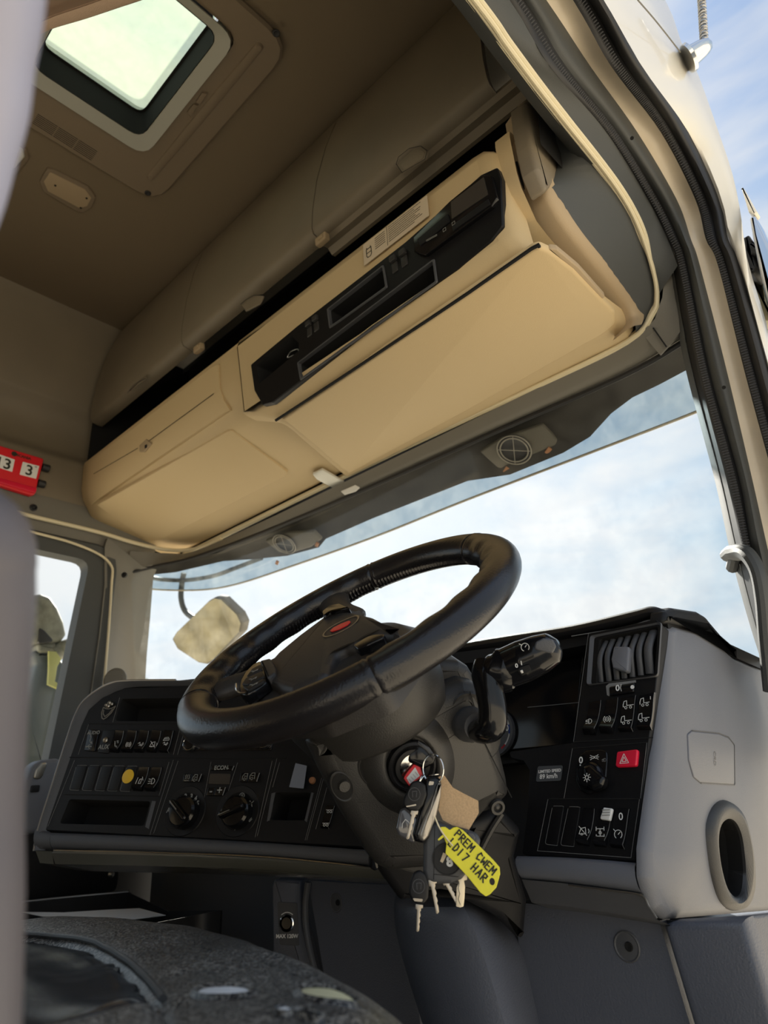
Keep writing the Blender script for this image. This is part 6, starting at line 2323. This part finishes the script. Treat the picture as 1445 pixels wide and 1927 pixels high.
# trees beyond
LEAVES = [mat('leaf_%d' % k, c_, .8) for k, c_ in enumerate(((.30, .30, .14), (.20, .24, .10), (.42, .40, .26)))]
def tree(x, y, h, r_, label):
    t = thing('tree', (x, y, -1.75), label, 'tree', 'trees beyond the yard')
    b = B().use(mat('bark', (.12, .09, .06), .9))
    b.tube([V((x, y, -1.75)), V((x + .1, y, -1.75 + h * .3)), V((x, y, -1.75 + h * .8))], [.16, .12, .05], seg=10)
    for k in range(7):
        a_ = random.random() * 6.28
        b.tube([V((x, y, -1.75 + h * (.25 + .07 * k))), V((x + cos(a_) * r_ * .7, y + sin(a_) * r_ * .7, -1.75 + h * (.4 + .08 * k)))], [.05, .015], seg=6, smooth=False)
    b.done('trunk', t)
    b = B()
    for k in range(2600):
        while True:
            d_ = V((random.uniform(-1, 1), random.uniform(-1, 1), random.uniform(-1, 1)))
            if d_.length < 1:
                break
        if mnoise.noise(d_ * 2.5 + V((x, y, 0))) < -.12:
            continue
        p = V((x, y, -1.75 + h * .58)) + V((d_.x * r_, d_.y * r_, d_.z * h * .44))
        s_ = random.uniform(.05, .10)
        a_, c_ = V((random.gauss(0, 1), random.gauss(0, 1), random.gauss(0, 1))).normalized() * s_, V((random.gauss(0, 1), random.gauss(0, 1), random.gauss(0, 1))).normalized() * s_
        b.use(LEAVES[k % 3])
        b.add([p - a_, p + c_ * .6, p + a_, p - c_ * .6], [(0, 1, 2, 3)])
    b.done('foliage', t, kind='stuff', flat=True)
tree(-15, 5.8, 4.8, 1.6, 'bushy tree seen between the far mirror and the window edge')
tree(-16, 2.1, 3.4, 1.5, 'lower bush seen at the left of the far mirror')
tree(-21, 9.6, 6.0, 2.2, 'taller loose tree standing behind the far window post')
b = B().use('stone')
b.box(Fr((-22, 5, -1.75), (0, 1, 0), (0, 0, 1)), -1, .7, 0, 9, 1.4, .3)
b.done('boundary_wall', None, label='pale stone boundary wall far beyond the side window', cat='wall')
# ================================================================== CLOSE TO THE LENS AT THE LEFT EDGE
def near(u, v, d): return ray(u, v).normalized() * d
b = B().use(mat('grab_rail_grey', (.11, .10, .11), .5))
pts_ = [near(-104, 1050, .285), near(-107, 1080, .285), near(-108, 1150, .285), near(-120, 1270, .285), (near(-134, 1420, .285)), near(-144, 1560, .285), near(-150, 1720, .285), near(-170, 2000, .29)]
path_ = catmull(pts_, 6)
e_ = (pts_[0] - pts_[1]).normalized()
cap_ = [(pts_[0] + e_ * .029 * sin(k / 6 * pi / 2), .029 * cos(k / 6 * pi / 2)) for k in range(6, 0, -1)]
b.tube([c[0] for c in cap_] + path_, lambda t_: 0, seg=24, smooth=False) if False else None
P_ = [c[0] for c in cap_] + path_
R_l = [max(.001, c[1]) for c in cap_] + [.029] * len(path_)
loops = []
prev = V((0, 1, 0))
for i_, p in enumerate(P_):
    t_ = (P_[min(i_ + 1, len(P_) - 1)] - P_[max(0, i_ - 1)]).normalized()
    a_ = (prev - t_ * t_.dot(prev)).normalized()
    c_ = t_.cross(a_)
    loops.append([p + (a_ * cos(k / 24 * 2 * pi) + c_ * sin(k / 24 * 2 * pi)) * R_l[i_] for k in range(24)])
b.rings(loops, cap0=True, cap1=True)
b.done('armrest', None, sharp=80, label='blurred grey rounded armrest end close to the lens at the left edge', cat='armrest')
b = B().use(mat('belt_rail_lilac', (.34, .35, .47), .4))
pts_ = [near(-42, -110, .30), near(-50, 0, .30), near(-62, 80, .30), near(-70, 170, .30), near(-90, 250, .30), near(-116, 350, .30), near(-160, 460, .30)]
b.tube(pts_, .020, seg=24)
b.done('grab_rail', None, label='blurred pale lilac rail at the upper left corner', cat='rail')
# curtain gathered across the rear edge of the hatch
cf = B().use('fabric')
CZ_ = lambda u, v, z: PZ(z).P(u, v)
lo = [(20, 100), (60, 74), (94, 56), (160, 36), (220, 16), (290, -8), (420, -60)]
mid = [(30, 60), (70, 45), (105, 30), (170, 8), (230, -14), (300, -40), (430, -90)]
up = [(40, 20), (80, 12), (125, -2), (180, -30), (240, -60), (310, -90), (440, -140)]
r0 = [CZ_(*p, 1.30) for p in lo]
r1 = [CZ_(*p, 1.27) for p in mid]
r2 = [CZ_(*p, 1.36) for p in up]
r3 = [p + V((0, -.25, .12)) for p in r2]
cf.sheet([catmull(r, 5) for r in ([p + V((0, 0, .02)) for p in r0], r0, [p.lerp(q, .4) + V((0, 0, -.012)) for p, q in zip(r0, r1)], r1, [p.lerp(q, .5) for p, q in zip(r1, r2)], r2, r3)], th=.004, dirn=(0, -.3, 1))
cf.done('curtain', None, sharp=80, label='blurred pinkish beige curtain folded across the roof hatch at the top left', cat='curtain')
# ================================================================== DRIVER'S DOOR FRAME AND CAB SKIN
rows_v = [0, 125, 250, 375, 450, 500, 700, 900, 1035, 1250]
TT = {
    'T0': ([959, 1035, 1142, 1219, 1256, 1275, 1314, 1366, 1398, 1450], -.272),
    'T1': ([986, 1065, 1163, 1240, 1277, 1293, 1335, 1390, 1415, 1468], -.262),
    'T2': ([1028, 1111, 1200, 1273, 1300, 1317, 1368, 1415, 1445, 1495], -.245),
    'T3': ([1078, 1150, 1244, 1308, 1328, 1351, 1401, 1455, 1490, 1540], -.215),
    'T4': ([1107, 1178, 1265, 1329, 1348, 1366, 1420, 1475, 1510, 1565], -.200),
    'T5': ([1136, 1208, 1296, 1353, 1370, 1392, 1447, 1500, 1540, 1600], -.180),
}
YV = [None, None, None, 1.075, 1.10, 1.115, 1.16, 1.20, 1.22, 1.27]     # the pillar leans forward with the windscreen
def path(key, dx=0.0):
    xs_, X0 = TT[key]
    out = []
    for i_, (x, y) in enumerate(zip(xs_, rows_v)):
        p = PX(X0 + dx).P(x, y)
        if YV[i_]:
            r_ = ray(x, y)
            q = r_ * (YV[i_] / r_.y)
            p = p.lerp(q, .5 if i_ == 3 else 1)
        out.append(p)
    d_ = (out[0] - out[1])
    d_.z *= .3
    d_.x = 0
    d_.normalize()
    pre = [out[0] + d_ * k for k in (1.5, .7, .3)]
    return pre + out + [out[-1] + (out[-1] - out[-2]) * .8]
PT = {k: catmull(path(k), 6) for k in TT}
frame = structure('trim_3', (-.25, 1.0, .9))
def lerpL(a_, c_, t_): return [p.lerp(q, t_) for p, q in zip(a_, c_)]
# dark grey inner lining from the ivory bead to the seal
T3x = [V((-.300, y, 1.05)) for y in (-1.2, -.3, .2)] + T3[:11]
bi = resample(T3x, 60)
# match the lining's outer edge to the part of the seal beside it
t0 = resample(path('T0')[:9], 60)
b = B().use('darktrim')
b.sheet([[p + V((.004, .002, .004)) for p in bi], [p.lerp(q, .3) + V((0, 0, .0)) for p, q in zip(bi, t0)], [p.lerp(q, .8) for p, q in zip(bi, t0)], t0])
b.done('door_lining', frame, sharp=70)
b = B().use('darktrim')     # inner side of the windscreen pillar
inner = [(1229, 470), (1253, 500), (1270, 590), (1291, 700), (1344, 900), (1373, 1035), (1392, 1110), (1412, 1180), (1432, 1243)]
yy = [1.12, 1.13, 1.17, 1.19, 1.24, 1.28, 1.30, 1.32, 1.34]
IN3 = [ray(*p) * (y / ray(*p).y) for p, y in zip(inner, yy)]
q0 = resample(IN3, 40)
q1 = resample(path('T0')[7:13], 40)
b.sheet([[p + V((0, .05, 0)) for p in q0], q0, [p.lerp(q, .45) + V((.002, -.004, 0)) for p, q in zip(q0, q1)]])
b.use('black')
b.sheet([[p.lerp(q, .45) + V((.002, -.002, 0)) for p, q in zip(q0, q1)], q1])
b.use('darktrim')
b.done('pillar_lining', frame, sharp=60)
def seal(name, ka, kb, mt, ribs, bulge, m2=None):
    b = B().use(mt)
    A_, C_ = PT[ka], PT[kb]
    rws = []
    n_ = 7
    for k in range(n_):
        t_ = k / (n_ - 1)
        h = sin(pi * t_) * bulge
        rws.append([p.lerp(q, t_) * (1 - h) for p, q in zip(A_, C_)])
    b.sheet(rws)
    if ribs:
        b.use(m2)
        L_ = resample([p.lerp(q, ribs) * (1 - bulge * 1.1) for p, q in zip(A_, C_)], 620)
        w_ = [(q - p).length for p, q in zip(A_, C_)]
        for p, p2 in list(zip(L_, L_[1:]))[::1]:
            t_ = (p2 - p).normalized()
            s_ = t_.cross(p.normalized()).normalized()
            hw = .0052
            a_ = p - s_ * hw
            c_ = p + s_ * hw
            e_ = t_ * .0011
            up_ = -p.normalized() * .0012
            b.add([a_ - e_, a_ + e_, c_ + e_, c_ - e_, a_ + up_, c_ + up_], [(0, 4, 5, 3), (4, 1, 2, 5)])
    return b.done(name, frame, sharp=60)
seal('ribbed_seal', 'T0', 'T1', 'rubber', .5, .006, 'dashm')
seal('door_seal_tube', 'T1', 'T2', 'darktrim', 0, .014)
seal('painted_channel', 'T2', 'T3', 'paintc', 0, -.006)
seal('outer_ribbed_seal', 'T3', 'T4', 'rubber', .5, .004, 'dashm')
seal('outer_gasket', 'T4', 'T5', 'rubber', 0, .012)
b = B().use('void')
for u, v in ((1189, 260), (1362, 729)):
    q = ray(u, v)
    q = PX(-.25).P(u, v) * .975 if v < 400 else q * (1.16 / q.y) * .975
    b.lathe(q, -q, [(.0032, 0), (.0032, .002), (.002, .002)], seg=12)
b.done('plug_hole', frame)
# blue-grey strip of the trim's front edge is the pillar itself; now the outer skin of the cab side
sil = [(1252, 0), (1281, 77), (1310, 131), (1354, 254), (1378, 327), (1392, 392), (1398, 436), (1409, 501), (1440, 600), (1462, 700), (1520, 900), (1560, 1035), (1620, 1250)]
sx_ = [-.150, -.149, -.148, -.147, -.148, -.152, -.156, -.160, -.165, -.170, -.175, -.178, -.180]
S3 = []
for i_, (p, x) in enumerate(zip(sil, sx_)):
    q = PX(x).P(*p)
    if i_ > 6:
        r_ = ray(*p)
        y = 1.16 + (i_ - 7) * .03
        q = r_ * (y / r_.y)
    S3.append(q)
d_ = (S3[0] - S3[1])
d_.x = 0
pre = [S3[0] + V((0, -1.5, .25)), S3[0] + V((0, -.7, .15)), S3[0] + V((0, -.3, .08))]
s3 = resample(pre + S3, 70)
t5 = resample(path('T5'), 70)
b = B().use('paint')
b.sheet([t5, [p.lerp(q, .12) * .992 for p, q in zip(t5, s3)], [p.lerp(q, .55) * .993 for p, q in zip(t5, s3)], s3, [p + V((-.02, .06, .03)) for p in s3], [p + V((-.10, .10, .12)) for p in s3], [V((-.30, max(p.y, -1.3) * .9 + .1, max(1.70, p.z + .2))) if p.z > .9 else p + V((-.12, .14, 0)) for p in s3]])
b.done('side_skin', frame, sharp=70)
b = B().use('trim')       # fine panel joint of the skin
q = [PX(-.151).P(*p) for p in ((1200, 0), (1236, 42), (1280, 98))]
b.tube([p * .99 for p in q], .0012, seg=6)
b.done('skin_joint', frame)

# grab handle on the windscreen pillar
b = B().use('darktrim')
hp = [((1372, 1046), 1.27), ((1385, 1040), 1.23), ((1405, 1043), 1.19), ((1425, 1075), 1.17), ((1436, 1130), 1.17), ((1442, 1200), 1.18), ((1452, 1300), 1.20)]
H3 = [ray(*p) * (y / ray(*p).y) for p, y in hp]
b.tube(H3, [.012, .014, .013, .012, .012, .012, .012], seg=12, flat=1.3, up=(0, 1, 0))
q = ray(1378, 1068) * (1.28 / ray(1378, 1068).y)
b.tube([q, q.lerp(H3[1], .8)], .011, seg=10, smooth=False)
b.done('pillar_grip', None, label='black curved grab handle on the windscreen pillar beside the dashboard', cat='handle')

# --- antenna
an = thing('antenna', PX(-.15).P(1305, 105), 'chrome based spring antenna standing out from the cab roof edge', 'antenna')
ax_ = (PX(-.10).P(1335, 88) - PX(-.15).P(1298, 108)).normalized()
o_ = ray(1299, 107).normalized() * 1.62
ex_ = ray(1328, 86).normalized() * 1.63 - o_
b = B().use('chrome')
L_ = ex_.length
b.lathe(o_, ex_, [(.026, -.006), (.027, 0), (.019, .004), (.0165, L_ * .7), (.0145, L_ * 1.0), (.0105, L_ * 1.22), (.004, L_ * 1.34)], seg=24)
b.done('antenna_base', an)
b = B().use('satin')
a0, a1 = ray(1325, 80).normalized() * 1.63, ray(1317, -50).normalized() * 1.75
ax2 = (a1 - a0)
n1, n2 = ax2.orthogonal().normalized(), ax2.cross(ax2.orthogonal()).normalized()
b.tube([a0 + ax2 * (k / 240) + n1 * cos(k * pi / 5) * .0058 + n2 * sin(k * pi / 5) * .0058 for k in range(241)], .0021, seg=6, smooth=False)
b.done('antenna_spring', an)

# --- outside mirror bracket at the right
mb = thing('wide_angle_mirror', PX(-.1).P(1425, 480), 'polished outside mirror with a black bracket beyond the door frame', 'mirror')
MF = PY(1.20)
b = B().use('rubber')
b.plate(MF, [(1376, 455), (1400, 445), (1408, 440), (1416, 452), (1412, 468), (1426, 500), (1416, 514), (1392, 500)], th=.05, r=.004, bev=.006)
b.plate(MF, [(1408, 455), (1445, 462), (1445, 485), (1412, 478)], th=.03, lift=.005, r=.003, bev=.004)
b.done('bracket', mb)
b = B().use('chrome')
b.plate(MF, [(1409, 410), (1419, 402), (1450, 470), (1470, 640), (1450, 590), (1425, 500)], th=.05, lift=.02, r=.004, bev=.006)
b.done('mirror_casing', mb)
b = B().use('paint')
b.plate(MF, [(1394, 352), (1400, 355), (1424, 398), (1419, 404), (1408, 398)], th=.02, lift=.02, r=.002, bev=.003)
b.done('mirror_tip', mb)
b = B().use('mirror')
b.plate(MF, [(1394, 502), (1430, 490), (1462, 600), (1425, 600)], th=.05, lift=-.05, r=.01, bev=.01)
b.done('mirror_glass', mb)
